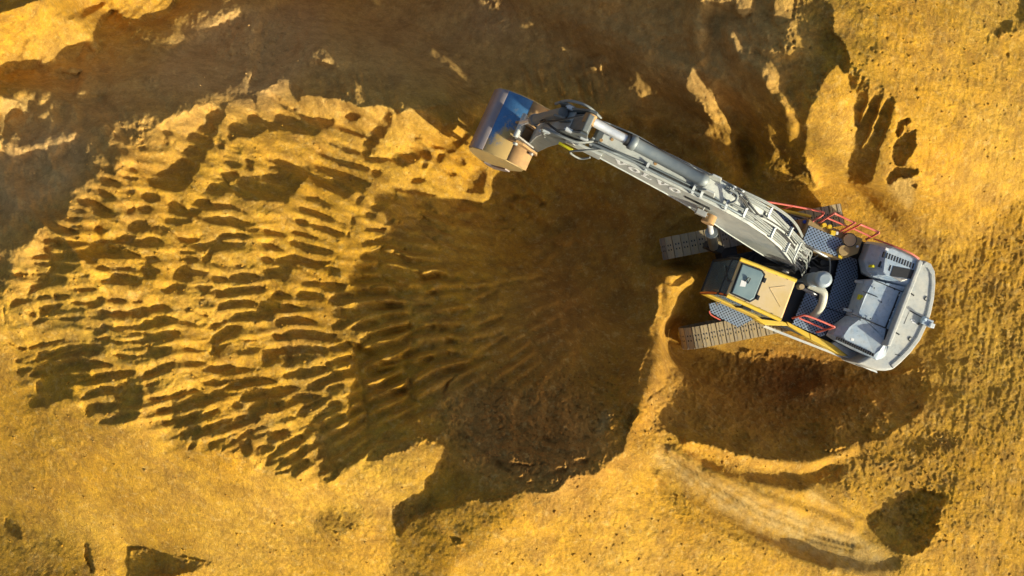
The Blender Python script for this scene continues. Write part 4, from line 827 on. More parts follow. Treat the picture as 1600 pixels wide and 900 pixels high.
# lid outline, seams, hinges, bolts, sticker
seams = MB()
for pts in ([(1367,437.5),(1418,458.5),(1418,460),(1367,439)], [(1405,456),(1407,456.5),(1385,513),(1383.2,512.5)], [(1333,490.5),(1384.5,512),(1384,513.5),(1333,492)], [(1349,455),(1372,464),(1372,464.8),(1349,456)], [(1385,513),(1391,516),(1383,531),(1382,530.6)]):
    seams.pprism(pts, 2.386, 2.35)
seams.build('lid_seam', M['seal'], h2)
MB().pprism([(1340.5,460),(1349,461.5),(1347,469),(1338.5,467.5)], 2.30, 2.27, tops=[2.16,2.32,2.30,2.14]).build('warning_sticker', M['ysticker'], h2)
for u, v in ((1341,441),(1323,485)):
    mm = MB(); mm.box(W(u+3, v, 2.02), (.10,-.03,.07), (.01,.035,0), (0,0,.02)); mm.tube([W(u+6, v+.5, 2.08), W(u+6, v+.5, 2.16)], .035, 10); mm.build('hinge', M['hydr'], h2)
bolts = [(1372,433),(1384,442),(1390,443),(1398,452),(1405,461),(1409,466),(1412,455),(1398,480),(1396,487),(1390,500),(1386,507),(1344,500),(1363,509),(1381,516),(1352,497),(1390,470),(1412,450),(1366,450),(1360,498),(1377,472)]
for u, v in bolts:
    zz = 2.385 if v < 505 else 2.34; mm = MB(); mm.tube([W(u, v, zz-.01), W(u, v, zz+.012)], .018, 6); mm.build('bolt', M['white'] if rng.random() < .5 else M['seal'], h2)
def slots(a, b, n, dvec, w, z, parent, name='louvre'):
    for i in range(n):
        t = i/(n-1); u = a[0]+(b[0]-a[0])*t; v = a[1]+(b[1]-a[1])*t
        zt = z[0]+(z[1]-z[0])*t
        mm = MB(); mm.pprism([(u, v), (u+w[0], v+w[1]), (u+w[0]+dvec[0], v+w[1]+dvec[1]), (u+dvec[0], v+dvec[1])], zt, zt-.06); mm.build(name, M['seal'], parent)
slots((1382,393), (1427,411), 12, (-2.6,8.2), (2.1,.9), (2.506,2.506), h1)
slots((1376,408), (1391,414), 5, (-2.8,8.8), (2.0,.9), (2.45,2.507), h1)
slots((1309,526), (1365,552), 17, (-1.8,4.4), (1.7,.9), (2.10,2.185), h3)
MB().pprism([(1396,415.5),(1429,422),(1425,436),(1391,431)], 2.509, 2.46).build('exhaust_recess', M['seal'], h1)
MB().pprism([(1391,431),(1408,434.5),(1420,436),(1408,440)], 2.515, 2.47).build('exhaust_lip', M['steel'], h1, .01)
for u, v, h, z in ((1387,389,h1,2.507),(1333,530,h3,2.26),(1366,378,h1,2.0)): 
    if u != 1366: MB().pprism([(u-2.5,v-2),(u+2,v-.6),(u+1,v+3),(u-3.5,v+1.6)], z+.012, z-.02).build('sticker', M['sticker'], h)
MB().pprism([(1364,413.5),(1367.5,414.5),(1366,418),(1362.8,417)], 2.40, 2.2).build('yellow_sticker', M['ysticker'], h1)
# ---- walkways (perforated plates)
MB().pprism([(1318,399),(1339,405),(1341,436),(1331,462),(1321,491),(1291,480),(1303,441),(1312,404)], 1.44, 1.38).build('walkway_plate', M['tread'], ex, .008)
MB().pprism([(1262,452),(1290,481),(1321,492),(1298,510),(1289,523),(1283,526),(1238,506),(1252,474)], 1.43, 1.37).build('walkway_plate', M['tread'], ex, .008)
MB().pprism([(1196,322),(1264,347),(1249,383),(1236,378),(1224,356),(1208,334)], 1.36, 1.29).build('walkway_plate', M['tread'], ex, .008)
MB().pprism([(1236,353),(1252,358),(1246,378),(1232,373)], 1.52, 1.36).build('step_box', M['tread'], ex, .01)
MB().pprism([(1108,474),(1128,471),(1150,482),(1177,499),(1154,511.5),(1124,496),(1110,488)], 1.30, 1.25).build('cab_step', M['tread'], ex, .006)
m = MB(); m.tube(smooth_path(PW((1108,486,1.33),(1111,492,1.33),(1126,500,1.33)), 3), .018, 8); m.build('step_edge', M['red'], ex)
# ---- fuel tank with fillers
tank = MB().pprism([(1264,341),(1349,373),(1341,396),(1319,404),(1311,406),(1248,384)], 1.95, 1.2).build('fuel_tank', M['brown'], ex, .03)
MB().pprism([(1265,353),(1321,376),(1311,402),(1252,381)], 1.972, 1.955).build('tank_step', M['tread'], tank)
def disc(u, v, z, r, h, mt, name, parent, n=24): 
    c0 = W(u, v, z); q = MB(); q.tube([(c0.x, c0.y, z-h), (c0.x, c0.y, z)], r, n, smooth=False); return q.build(name, mt, parent, .006)
f1 = disc(1328,375,2.06,.158,.1,M['cap'],'filler_cap',tank); disc(1328,375,2.0,.18,.05,M['seal'],'filler_ring',f1)
disc(1319,391.5,2.1,.135,.14,M['brown'],'filler_cap',tank); MB().pprism([(1311,396),(1318,400),(1315,405),(1310,402)], 2.0, 1.96).build('filler_bracket', M['ycap'], tank)
disc(1288.5,351.5,2.1,.055,.14,M['ycap'],'yellow_knob',tank,12); disc(1297,354,2.1,.052,.14,M['ycap'],'yellow_knob',tank,12)
MB().pprism([(1299,359),(1306,361),(1305,368),(1298,366)], 2.04, 1.95).build('junction_box', M['ycap'], tank, .01); MB().pprism([(1307,361),(1311,362.5),(1310,367),(1306,366)], 2.02, 1.95).build('junction_box', M['sticker'], tank, .01)
disc(1340,385,2.0,.03,.06,M['white'],'gauge',tank,10)
MB().pprism([(1250,343),(1257,341),(1262,343),(1257,360),(1249,357)], 1.8, 1.3).build('battery_box', M['rust'], ex, .01); disc(1258,346.5,1.86,.045,.07,M['bluecap'],'blue_cap',ex,12)
m = MB(); m.tube(PW((1194,322,1.5),(1267,338.5,1.55)), .045, 6); m.build('side_rail', M['yellow'], ex)
# ---- handrails
def rail(name, pts, r=.026, extra=(), posts=()):
    q = MB(); q.tube(smooth_path(PW(*pts), 3), r, 8)
    for e in extra: q.tube(PW(*e), r*.9, 8)
    for (u, v, z0, z1) in posts:
        c0 = W(u, v, z1); q.tube([(c0.x, c0.y, z0), (c0.x, c0.y, z1)], r*.9, 8)
    return q.build(name, M['red'], ex)
rail('handrail', [(1187,318,1.5),(1191,314,2.05),(1198,315,2.1),(1240,322,2.12),(1280,330,2.12),(1287,334,2.1),(1270,346,1.95)], posts=[(1238,322,1.4,2.1)])
rail('handrail', [(1280,348,1.95),(1302,334,2.75),(1306,334.5,2.75),(1333,347,2.75),(1334,349,2.72),(1312,362,1.95)], extra=[[(1291,340,2.35),(1325,354,2.35)]])
rail('handrail', [(1318,364,1.95),(1342,352,2.75),(1347,352,2.75),(1371,362,2.75),(1371,365,2.72),(1353,374,1.95)], extra=[[(1333,357,2.35),(1361,370,2.35)]])
rail('handrail', [(1365,373,2.0),(1390,382,2.3),(1420,394,2.4),(1436,404,2.3)], r=.02)
rail('handrail', [(1238,497,1.45),(1250,494,2.1),(1262,493.5,2.2),(1300,509,2.2),(1301,512,2.15),(1276,519,1.45)], extra=[[(1249,497,1.8),(1291,515,1.8)]])
# ---- pump and valve bay: dark floor, lines and hoses
MB().pprism([(1188,372),(1235,378),(1249,384),(1311,406),(1303,441),(1291,480),(1262,453),(1246,446),(1205,425),(1178,412)], 1.31, 1.285).build('bay_floor', M['seal'], ex)
for pts, r, mt in (
  ([(1252,381,1.6),(1262,386,1.9),(1275,392,2.0),(1290,400,1.9),(1304,404,1.6)], .035, 'hydr'), ([(1236,372,2.2),(1248,378,2.2),(1262,384,2.0),(1290,397,1.9),(1297,410,1.7),(1296,430,1.5)], .022, 'hose'),
  ([(1240,392,1.9),(1256,402,1.7),(1270,404,1.6),(1280,396,1.7)], .016, 'hose'), ([(1226,420,1.8),(1245,422,1.6),(1262,416,1.6),(1276,424,1.5)], .014, 'hose'),
  ([(1238,432,1.6),(1252,436,1.6),(1266,432,1.5),(1270,420,1.5)], .02, 'black'), ([(1262,400,1.5),(1272,412,1.5),(1284,418,1.5),(1298,414,1.5)], .03, 'black'),
  ([(1246,390,1.6),(1258,396,1.55),(1280,410,1.5),(1290,428,1.45)], .024, 'black'), ([(1230,400,1.5),(1240,412,1.5),(1256,428,1.5)], .03, 'black'), ([(1222,396,1.7),(1236,404,1.5),(1250,402,1.5)], .02, 'black')):
    MB().tube(smooth_path(PW(*pts), 5), r, 8).build('hose', M[mt], ex)
for u, v, r, h in ((1258,410,.10,.35),(1272,424,.12,.3),(1245,412,.09,.3),(1286,410,.07,.3),(1262,432,.08,.25)): disc(u, v, 1.3+h, r, h, M['dark'], 'pump', ex, 12)
# ---- air precleaner, its pipe and the beacon
pc = W(1289,436.5,3.0); q = MB(); x, y = pc.x, pc.y
q.tube([(x,y,2.02),(x,y,2.08),(x,y,2.35),(x,y,2.37),(x,y,2.42),(x,y,2.44),(x,y,2.72)], [.12,.165,.165,.185,.185,.165,.165], 28); q.tube([(x,y,1.3),(x,y,2.05)], .05, 8); pcl = q.build('air_precleaner', M['filt'], ex)
q = MB(); q.tube([(x,y,2.74),(x,y,2.78),(x,y,2.93),(x,y,2.98),(x,y,3.0)], [.165,.205,.205,.185,.12], 28); q.build('precleaner_bowl', M['filt'], pcl)
q = MB(); q.tube(smooth_path([(x-.02,y-.12,2.15)]+PW((1285,455,2.2),(1286,468,2.1),(1282,480,1.9),(1275,490,1.7),(1268,496,1.5)), 4), .10, 16); q.build('intake_pipe', M['pipe'], ex)
disc(1253,448,2.5,.068,.2,M['cap'],'beacon',ex,16)
m = MB(); m.tube(PW((1256,451,1.9),(1266,455,1.9),(1276,461,1.8)), .03, 8); m.tube(PW((1254,452,1.7),(1274,463,1.7)), .02, 8); m.build('bracket_tube', M['steel'], ex)
# ---- cab
ZR = 3.25
R4 = [(1157,405),(1244.5,438.5),(1221.5,500.5),(1135,461)]
rw = [W(u, v, ZR) for u, v in R4]; fx = (rw[0]-rw[1]).normalized(); fx.z = 0; fx.normalize()
fl, rl, rr_, fr = rw[0], rw[1], rw[2], rw[3]     # front-left(north), rear-left, rear-right, front-right(south)
zb = 1.42
base = MB(); base.prism([(p.x, p.y) for p in (fl+fx*.12, rl, rr_, fr+fx*.12)], 1.3, zb); cab = base.build('cab', M['dark'], ex, .02, 'operator cab with dusty yellow roof and dark glass')
# roof: slightly crowned slab with rounded edge
rs = MB(); rs.prism([(p.x, p.y) for p in rw], ZR-.09, ZR); roof = rs.build('roof', M['roof'], cab, .045, seg=4)
q = MB(); q.tube([fr+Z*-.02+fx*-.02, rr_+Z*-.02+fx*.02], .052, 8); q.tube([fl+Z*-.02, rl+Z*-.02], .052, 8); q.build('roof_edge', M['yellow'], roof)
hx = lambda a, b, z: tuple(fl.lerp(rl, a).lerp(fr.lerp(rr_, a), b)+Z*(z-ZR))
def roofpoly(ab, z, zlow, name, mt, parent, bev=.01):
    pts = [hx(a, b, z) for a, b in ab]; return MB().prism([(p[0], p[1]) for p in pts], zlow, z).build(name, mt, parent, bev)
hs = roofpoly([(.035,.075),(.40,.06),(.475,.13),(.47,.80),(.40,.93),(.045,.93)], ZR+.035, ZR-.01, 'hatch_seal', M['seal'], roof)
roofpoly([(.055,.11),(.385,.10),(.44,.16),(.435,.78),(.385,.885),(.065,.885)], ZR+.05, ZR, 'roof_hatch', M['hatch'], roof, .015)
q = MB(); q.tube([hx(.19,.50,ZR+.06), hx(.21,.38,ZR+.10), hx(.25,.38,ZR+.10), hx(.25,.52,ZR+.06)], .014, 6); q.build('hatch_handle', M['seal'], roof)
roofpoly([(.13,.50),(.22,.48),(.23,.62),(.14,.66)], ZR+.054, ZR+.03, 'hatch_label', M['sticker'], roof, 0)
for b_ in (.28, .74): roofpoly([(.465,b_-.06),(.515,b_-.06),(.515,b_+.06),(.465,b_+.06)], ZR+.055, ZR, 'hatch_hinge', M['seal'], roof)
for a_, b_ in ((.25,.03),(.45,.03),(.66,.035),(.85,.04),(.15,.965),(.34,.965),(.6,.965),(.82,.96)):
    c0 = Vector(hx(a_, b_, ZR)); q = MB(); q.tube([c0-Z*.01, c0+Z*.012], .022, 8); q.build('roof_bolt', M['cap'], roof)
# moulded V rib in the roof
q = MB(); q.tube([hx(.86,.22,ZR+.002), hx(.62,.40,ZR+.002), hx(.90,.72,ZR+.002)], .008, 5); q.build('roof_rib', M['roof'], roof)
# pillars, glass
def pil(a, b, r=.035, nm='pillar', mt='dark'): q = MB(); q.tube([a, b], r, 8); q.build(nm, M[mt], cab)
dn = Z*(ZR-zb)
flb = fl-dn+fx*.10; frb = fr-dn+fx*.10; flt = fl+fx*.10-Z*.28; frt = fr+fx*.10-Z*.28
fl0 = fl-Z*.06; fr0 = fr-Z*.06
for A_, B_ in ((flb, flt), (flt, fl0), (frb, frt), (frt, fr0), (rl-dn, rl-Z*.05), (rr_-dn, rr_-Z*.05)): pil(A_, B_)
midb = frb.lerp(rr_-dn, .52); midt = fr0.lerp(rr_-Z*.06, .52); pil(midb, midt)
pil(flt, frt, .028, 'front_bar'); pil(flb, frb, .04, 'front_bar')
q = MB(); q.tube(smooth_path([frb+fx*.02, (frb+frt)/2+fx*.06, frt, fr0], 4), .026, 8); q.build('cab_trim', M['orange'], cab)
def pane(pts, nm, off, mt='glass'):
    n = (pts[1]-pts[0]).cross(pts[2]-pts[0]).normalized()*.006; k = len(pts)
    q = MB(); q.add([p-n for p in pts]+[p+n for p in pts], [tuple(range(k))[::-1], tuple(range(k, 2*k))]+[(i, (i+1) % k, k+(i+1) % k, k+i) for i in range(k)]); q.build(nm, M[mt], cab)
i_ = fx*-.0
pane([frb+Z*.03, flb+Z*.03, flt, frt], 'windshield', 0); pane([frt, flt, fl0, fr0], 'windshield', 0)
sy = (fr-fl).normalized()
pane([frb+Z*.55, midb+Z*.55, midt-Z*.03, fr0-Z*.03], 'door_window', 0); pane([midb+Z*.55, rr_-dn+Z*.55, rr_-Z*.1, midt-Z*.03], 'door_window', 0)
pane([flb+Z*.2, rl-dn+Z*.2, rl-Z*.1, fl0-Z*.03], 'side_window', 0)
pane([rl-dn+Z*.8, rr_-dn+Z*.8, rr_-Z*.1, rl-Z*.1], 'rear_window', 0)
def panel(a, b, z0, z1, nm, mt, out, th=.02):
    a0 = a.copy(); b0 = b.copy(); d = (b0-a0); d.z = 0; n = Vector((d.y, -d.x, 0)).normalized()*th
    if n.dot(out) < 0: n = -n
    q = MB(); c0 = (a0+b0)/2; q.box(Vector((c0.x, c0.y, (z0+z1)/2))+n, d/2, n, Z*((z1-z0)/2)); q.build(nm, M[mt], cab, .01)
panel(frb, rr_-dn, zb, zb+.54, 'door_panel', 'yellow', sy); panel(flb, rl-dn, zb, zb+.2, 'lower_panel', 'dark', -sy); panel(rl, rr_, zb, zb+.8, 'rear_panel', 'dark', -fx)
panel(fr+fx*.05, rr_, ZR-.16, ZR-.085, 'roof_side', 'yellow', sy, .012)
# rear bar and wiper, seat inside
q = MB(); q.tube([rl-fx*.10-Z*.35+sy*.1, rr_-fx*.10-Z*.35-sy*.1], .022, 8); q.tube([rr_-fx*.10-Z*.35-sy*.1, rr_-Z*.35-sy*.08-fx*.02], .02, 8); q.tube([rl-fx*.10-Z*.35+sy*.1, rl-Z*.35+sy*.1], .02, 8); q.build('rear_bar', M['orange'], cab)
q = MB(); c1 = fl.lerp(fr, .62)+fx*.03; q.tube([c1+fx*.05-Z*.05, fl.lerp(fr, .22)+fx*.13-Z*.5], .012, 6); q.tube([c1-fx*.02, c1+fx*.06-Z*.06], .03, 6); q.build('wiper', M['seal'], cab)
q = MB(); sc = (flb+frb)/2-fx*.72; q.box(sc+Z*.45, fx*.25, sy*.24, Z*.08); q.box(sc+Z*.85-fx*.27, fx*.06, sy*.24, Z*.38); q.build('seat', M['seat'], cab, .03)
q = MB(); q.box((flb+frb)/2-fx*.2+Z*.42, fx*.10, sy*.30, Z*.05); q.tube([(flb+frb)/2-fx*.22+Z*.1, (flb+frb)/2-fx*.22+Z*.42], .05, 8); q.build('console', M['seat'], cab, .02)
q = MB(); q.box(fr.lerp(rr_, .42)-sy*-.06-Z*.15, fx*.12, sy*.05, Z*.05); q.build('door_visor', M['seal'], cab, .01)
q = MB(); b1 = W(1128,470,1.9); q.tube([b1, b1+sy*.12-Z*.3, b1+sy*.04-Z*.5], .016, 6); q.build('door_grip', M['hydr'], cab)
# ================================================================ boom, arm and bucket
Fp = W(1236, 402, 2.0); bd = Vector((-.9105, .4135, 0)).normalized(); bn = Vector((-bd.y, bd.x, 0))   # bn points to the lower left of the photograph? checked below
if bn.y > 0: bn = -bn
def B(s, z, l=0): return Vector((Fp.x, Fp.y, 0))+bd*s+bn*l+Z*z
O0 = Vector((Fp.x, Fp.y, 0))
top = [(-.18,2.22),(.35,2.95),(.95,3.75),(1.55,4.30),(2.1,4.62),(2.65,4.80),(3.3,4.92),(4.2,5.02),(5.2,5.10),(5.75,5.12),(5.86,5.04)]
bot = [(5.92,4.78),(5.86,4.55),(5.6,4.42),(4.8,4.20),(3.9,3.92),(3.2,3.62),(2.6,3.22),(1.9,2.70),(1.2,2.28),(.5,1.92),(.05,1.80),(-.2,1.95)]
hw = .245
bm = MB(); bm.plate(top+bot, O0, bd, Z, bn, hw); boom = bm.build('boom', M['boom'], ex, .018, 'long grey boom bent in the middle with white lettering on its side')
# top plate flange a little proud on both sides, and bottom flange
fl_ = MB()
for i in range(len(top)-1):
    (s0, z0), (s1, z1) = top[i], top[i+1]; a = Vector((s1-s0, z1-z0)).normalized(); n = bd*(-a.y)+Z*a.x
    fl_.box(B((s0+s1)/2, (z0+z1)/2)+n*.004, (B(s1, z1)-B(s0, z0))*.505, bn*(hw+.03), n*.011)
fl_.build('top_flange', M['boom'], boom)
fb = MB()
for i in range(len(bot)-1):
    (s0, z0), (s1, z1) = bot[i], bot[i+1]; a = Vector((s1-s0, z1-z0)).normalized(); n = bd*(-a.y)+Z*a.x
    fb.box(B((s0+s1)/2, (z0+z1)/2), (B(s1, z1)-B(s0, z0))*.505, bn*(hw+.02), n*.011)
fb.build('bottom_flange', M['boom'], boom)
def ztop(s):
    for (s0, z0), (s1, z1) in zip(top[:-1], top[1:]):
        if s0 <= s <= s1: return z0+(z1-z0)*(s-s0)/(s1-s0)
    return top[-1][1]
# lettering on the side that faces the lower left: V O L V O, wide slab-serif capitals
def letter(ch):
    if ch == 'V': return [[(-.05,1),(.42,1),(.42,.88),(.34,.88),(.55,.34),(.74,.88),(.66,.88),(.66,1),(1.03,1),(1.03,.88),(.95,.88),(.60,0),(.40,0),(.03,.88),(-.05,.88)]]
    if ch == 'L': return [[(0,1),(.48,1),(.48,.88),(.36,.88),(.36,.13),(.72,.13),(.82,.36),(.92,.36),(.92,0),(0,0),(0,.12),(.1,.12),(.1,.88),(0,.88)]]
    segs = []; n = 16
    for k in range(n):
        t0, t1 = 2*math.pi*k/n, 2*math.pi*(k+1)/n; p = lambda t, a, b: (.5+a*math.cos(t), .5+b*math.sin(t))
        segs.append([p(t0,.52,.52), p(t1,.52,.52), p(t1,.24,.38), p(t0,.24,.38)])
    return segs
lt = MB(); LW, LH = .25, .33
s_start = 5.30
for i, ch in enumerate('VOLVO'):
    for poly in letter(ch):
        pts = []
        for a, b in poly:
            s = s_start-(i*.335+a*LW*1.08); zt = ztop(s)-.47 - .10*((s_start-s)/1.6); pts.append(B(s, zt+b*LH, hw+.0035))
        k = len(pts); lt.add(pts+[p+bn*.004 for p in pts], [tuple(range(k)), tuple(range(k, 2*k))[::-1]]+[(j, (j+1) % k, k+(j+1) % k, k+j) for j in range(k)])
lt.build('lettering', M['letter'], boom, label='white wide capitals VOLVO on the boom side')
q = MB()
for s0 in (3.52, 3.28): q.plate([(s0,ztop(s0)-.62),(s0-.42,ztop(s0)-.70),(s0-.34,ztop(s0)-.48),(s0+.04,ztop(s0)-.44)], O0, bd, Z, bn, .002)
for i, p in enumerate(q.v): q.v[i] = tuple(Vector(p)+bn*(hw+.004))
q.build('side_decal', M['dark'], boom)
# foot pin and base lugs
q = MB()
for sl in (-1, 1): q.plate([(-.35,1.25),(.45,1.25),(.2,2.2),(0,2.32),(-.2,2.2)], O0+bn*sl*.34, bd, Z, bn, .035)
q.build('boom_foot_bracket', M['dark'], ex, .01); MB().tube([B(0,2.05,-.42), B(0,2.05,.42)], .09, 16).build('pin', M['steel'], boom)
# boom cylinders on both sides: barrel low at the front of the deck, rod up to the boom
for sl in (1, -1):
    a = B(1.75, 1.35, sl*.47); b = B(2.75, 4.0, sl*.40); d = (b-a).normalized(); L_ = (b-a).length
    q = MB(); q.tube([a, a+d*.1, a+d*(L_*.52), a+d*(L_*.52), a+d*(L_*.57)], [.10,.125,.125,.15,.15], 20); cyo = q.build('boom_cylinder', M['cyl'], ex)
    MB().tube([a+d*(L_*.57), a+d*(L_*.93)], .062, 16).build('cylinder_rod', M['chrome'], cyo)
    q = MB(); q.tube([b-bn*.1, b+bn*.1], .15, 20); q.build('cylinder_eye', M['rust'], cyo)
    q = MB(); q.box(a+Z*-.05, bd*.22, bn*.10, Z*.22); q.build('cylinder_base', M['dark'], cyo, .02)
# arm cylinder on top of the boom
a = B(2.75, 5.08); b = B(6.05, 5.62, -.02); b = W(921, 187, 5.62); a = W(1112, 289, 5.12); d = (b-a).normalized(); L_ = (b-a).length
q = MB(); q.tube([a+d*.12, a+d*.18, a+d*.30, a+d*.32, a+d*1.86], [.10,.15,.15,.135,.135], 24); q.tube([a+d*1.86, a+d*1.88, a+d*2.0, a+d*2.02], [.135,.155,.155,.12], 24)
ac = q.build('arm_cylinder', M['cyl'], boom); q = MB(); q.tube([a+d*2.02, a+d*2.10], .125, 20); q.build('gland_ring', M['seal'], ac)
MB().tube([a+d*2.10, b-d*.1], .092, 20).build('cylinder_rod', M['chrome'], ac); q = MB(); q.tube([b-bn*.10, b+bn*.10], .13, 18); q.build('cylinder_eye', M['rust'], ac)
q = MB()
for sl in (-1, 1): q.plate([(-.24,-.36),(.24,-.36),(.10,.16),(-.10,.16)], a, bd, Z, bn, .02); 
for i, p in enumerate(q.v): q.v[i] = tuple(Vector(p)+bn*(.17 if i < len(q.v)//2 else -.17))
q.build('cylinder_bracket', M['boom'], boom, .01)
# pipes and hoses along the boom
def along_boom(pts, r, mt, nm='hydraulic_pipe', n=5):
    MB().tube(smooth_path([B(s, ztop(s)+h, l) for s, l, h in pts], n), r, 8).build(nm, M[mt], boom)
for l in (.12, .155, .19): along_boom([(6.15,l+.02,.07),(5.7,l+.02,.06),(5.2,l+.03,.06),(4.6,l,.06),(3.6,l,.06),(2.9,l,.07)], .016, 'black' if l == .155 else 'cyl')
along_boom([(6.0,.20,.10),(5.5,.22,.12),(5.2,.19,.08),(4.4,.21,.09),(3.4,.21,.08),(2.7,.19,.08),(2.0,.2,.09)], .03, 'cyl')
for l, s1 in ((.06,2.8),(.10,2.6),(-.16,2.9),(-.20,2.9),(-.24,2.7),(.20,2.5),(.155,2.3)):
    j = rng.uniform(-.02, .02); along_boom([(s1,l,.05),(2.1,l+j,.08),(1.6,l*1.1,.07),(1.1,l-j,.07),(.6,l*1.05,.10),(.2,l*1.2,.12),(-.15,l*1.5,.0)], .022, 'hose', 'hydraulic_hose')
for l in (-.27, -.30): along_boom([(4.9,l,-.02),(4.0,l,-.02),(3.2,l,-.02),(2.6,l,.02),(1.9,l-.04,.10),(1.3,l-.08,.16),(.8,l-.1,.14),(.3,l-.08,.1)], .02, 'hose', 'hydraulic_hose')
for l, k in ((-.10,.5),(-.02,.8),(.02,1.1)): along_boom([(2.75,l-.08,.25),(2.5,l-.10,.20),(2.2,l,.08),(1.9,l+.08,.07),(1.6,l+.05,.07),(1.0,l,.07),(.4,l,.1)], .018, 'black', 'hydraulic_hose')
along_boom([(2.72,.12,.1),(2.62,.02,.22),(2.66,-.10,.27),(2.85,-.13,.26)], .03, 'hose', 'hydraulic_hose')
along_boom([(2.2,-.02,.02),(2.05,.05,.10),(1.85,.02,.14),(1.72,-.06,.10),(1.8,-.12,.03)], .014, 'hose', 'hydraulic_hose')
for s, l0, l1 in ((5.9,.08,.24),(4.65,.08,.26),(3.55,.05,.27),(3.35,.05,.27),(2.75,-.28,-.10),(2.55,-.28,-.10),(2.75,.04,.26),(2.3,.0,.22),(1.75,-.30,-.08),(1.45,.02,.26),(.95,-.26,-.04),(.8,.04,.28),(.35,-.22,.24)):
    sl = (ztop(s+.1)-ztop(s-.1))/.2; u = (bd+Z*sl).normalized(); n = u.cross(bn).normalized(); n = n if n.z > 0 else -n
    q = MB(); q.box(B(s, ztop(s), (l0+l1)/2)+n*.09, u*.028, bn*((l1-l0)/2), n*.018)
    for l in (l0+.01, l1-.01): q.box(B(s, ztop(s), l)+n*.06, u*.022, bn*.012, n*.06)
    q.build('hose_clamp', M['white'], boom)
for s, l, mt in ((4.5,.02,'rust'),(5.55,-.05,'rust'),(2.25,-.12,'steel'),(1.95,.12,'steel'),(5.75,.06,'rust')):
    c0 = B(s, ztop(s), l); q = MB(); q.tube([c0-Z*.01, c0+Z*.03], .035, 10); q.build('grease_plug', M[mt], boom)
# work light on the side and its bracket
q = MB(); c0 = B(3.0, ztop(3.0)-.75, hw+.12); q.box(c0, bd*.12, bn*.06, Z*.07); q.tube([c0, c0-bn*.14+Z*.1], .02, 6); q.tube([c0+bd*.2, c0-bd*.25], .014, 6); q.build('work_light', M['hydr'], boom, .01)
# swivel block and bundle over the bay
q = MB(); c0 = B(-.12, 2.15, -.18); q.box(c0, bd*.16, bn*.14, Z*.13); q.tube([c0+Z*.1, c0+Z*.3], .06, 10); q.build('valve_block', M['hydr'], ex, .01)
for k in range(9):
    l = -.30+.07*k; p0 = B(.25, 2.75+.03*rng.random(), l*.9); q = MB()
    q.tube(smooth_path([p0, B(-.05, 2.55+.05*rng.random(), l), B(-.32-.1*rng.random(), 2.05, l*1.1-.05), B(-.55-.15*rng.random(), 1.5, l*.9+.1*rng.random())], 5), .022, 8); q.build('hydraulic_hose', M['hose' if k % 3 else 'black'], ex)
q = MB(); pts = [W(1232,377,2.75), W(1240,382,2.6), W(1236,396,2.4), W(1226,398,2.4), W(1225,380,2.75)]
for i in range(5): q.tube([pts[i], pts[(i+1) % 5]], .02, 6)
q.tube([pts[1], pts[3]], .014, 6); q.build('pipe_frame', M['hydr'], ex)
# ---- arm (dipper)
ad0 = B(6.02, 5.72); 
armprof = [(6.08,5.74),(6.20,5.76),(6.46,5.30),(6.82,4.7),(7.10,3.6),(7.30,2.2),(7.34,1.72),(7.18,1.60),(7.02,1.75),(6.80,2.8),(6.50,3.9),(6.16,4.45),(6.08,4.85),(6.05,5.3)]
q = MB(); q.plate(armprof, O0+bn*.0, bd, Z, bn, .185); arm = q.build('arm', M['arm'], ex, .02, 'dipper arm hanging nearly upright from the boom tip')
q = MB()
for sl in (-1, 1):
    o_ = O0+bn*sl*.245; q.plate([(6.02,4.55),(6.5,4.62),(6.75,4.95),(6.62,5.30),(6.22,5.78),(6.06,5.80),(6.02,5.3)], o_, bd, Z, bn, .022)
q.build('arm_side_plate', M['arm'], arm, .01)
q = MB()
for i in range(3, 6):
    (s0, z0), (s1, z1) = armprof[i-1], armprof[i]; q.box((B(s0, z0)+B(s1, z1))/2, (B(s1, z1)-B(s0, z0))*.5, bn*.215, ((bd*-(z1-z0)+Z*(s1-s0))*(-1)).normalized()*.012)
q.build('arm_front_plate', M['boom'], arm)
MB().tube([B(6.3,4.86,-.34), B(6.3,4.86,.34)], .10, 18).build('pin', M['steel'], arm)
q = MB(); q.plate([(5.6,4.55),(6.42,4.70),(6.44,4.92),(6.3,5.02),(5.6,5.0)], O0+bn*.30, bd, Z, bn, .03); q.plate([(5.6,4.55),(6.42,4.70),(6.44,4.92),(6.3,5.02),(5.6,5.0)], O0-bn*.30, bd, Z, bn, .03); q.build('boom_tip_fork', M['boom'], boom, .01)
# bucket cylinder on the outer face of the arm
a = B(6.72, 5.15, -.14); b = B(7.62, 2.95, -.06); d = (b-a).normalized(); L_ = (b-a).length
q = MB(); q.tube([a, a+d*(L_*.62)], .115, 20); q.tube([a+d*(L_*.62), a+d*(L_*.68)], .135, 20); bc = q.build('bucket_cylinder', M['cyl'], ex); MB().tube([a+d*(L_*.68), b], .062, 16).build('cylinder_rod', M['chrome'], bc)
q = MB()
for sl in (-1, 1): q.plate([(6.50,4.95),(6.80,4.95),(6.88,5.25),(6.70,5.36),(6.42,5.25)], O0+bn*(-.14+sl*.15), bd, Z, bn, .02)
q.build('cylinder_bracket', M['arm'], arm)
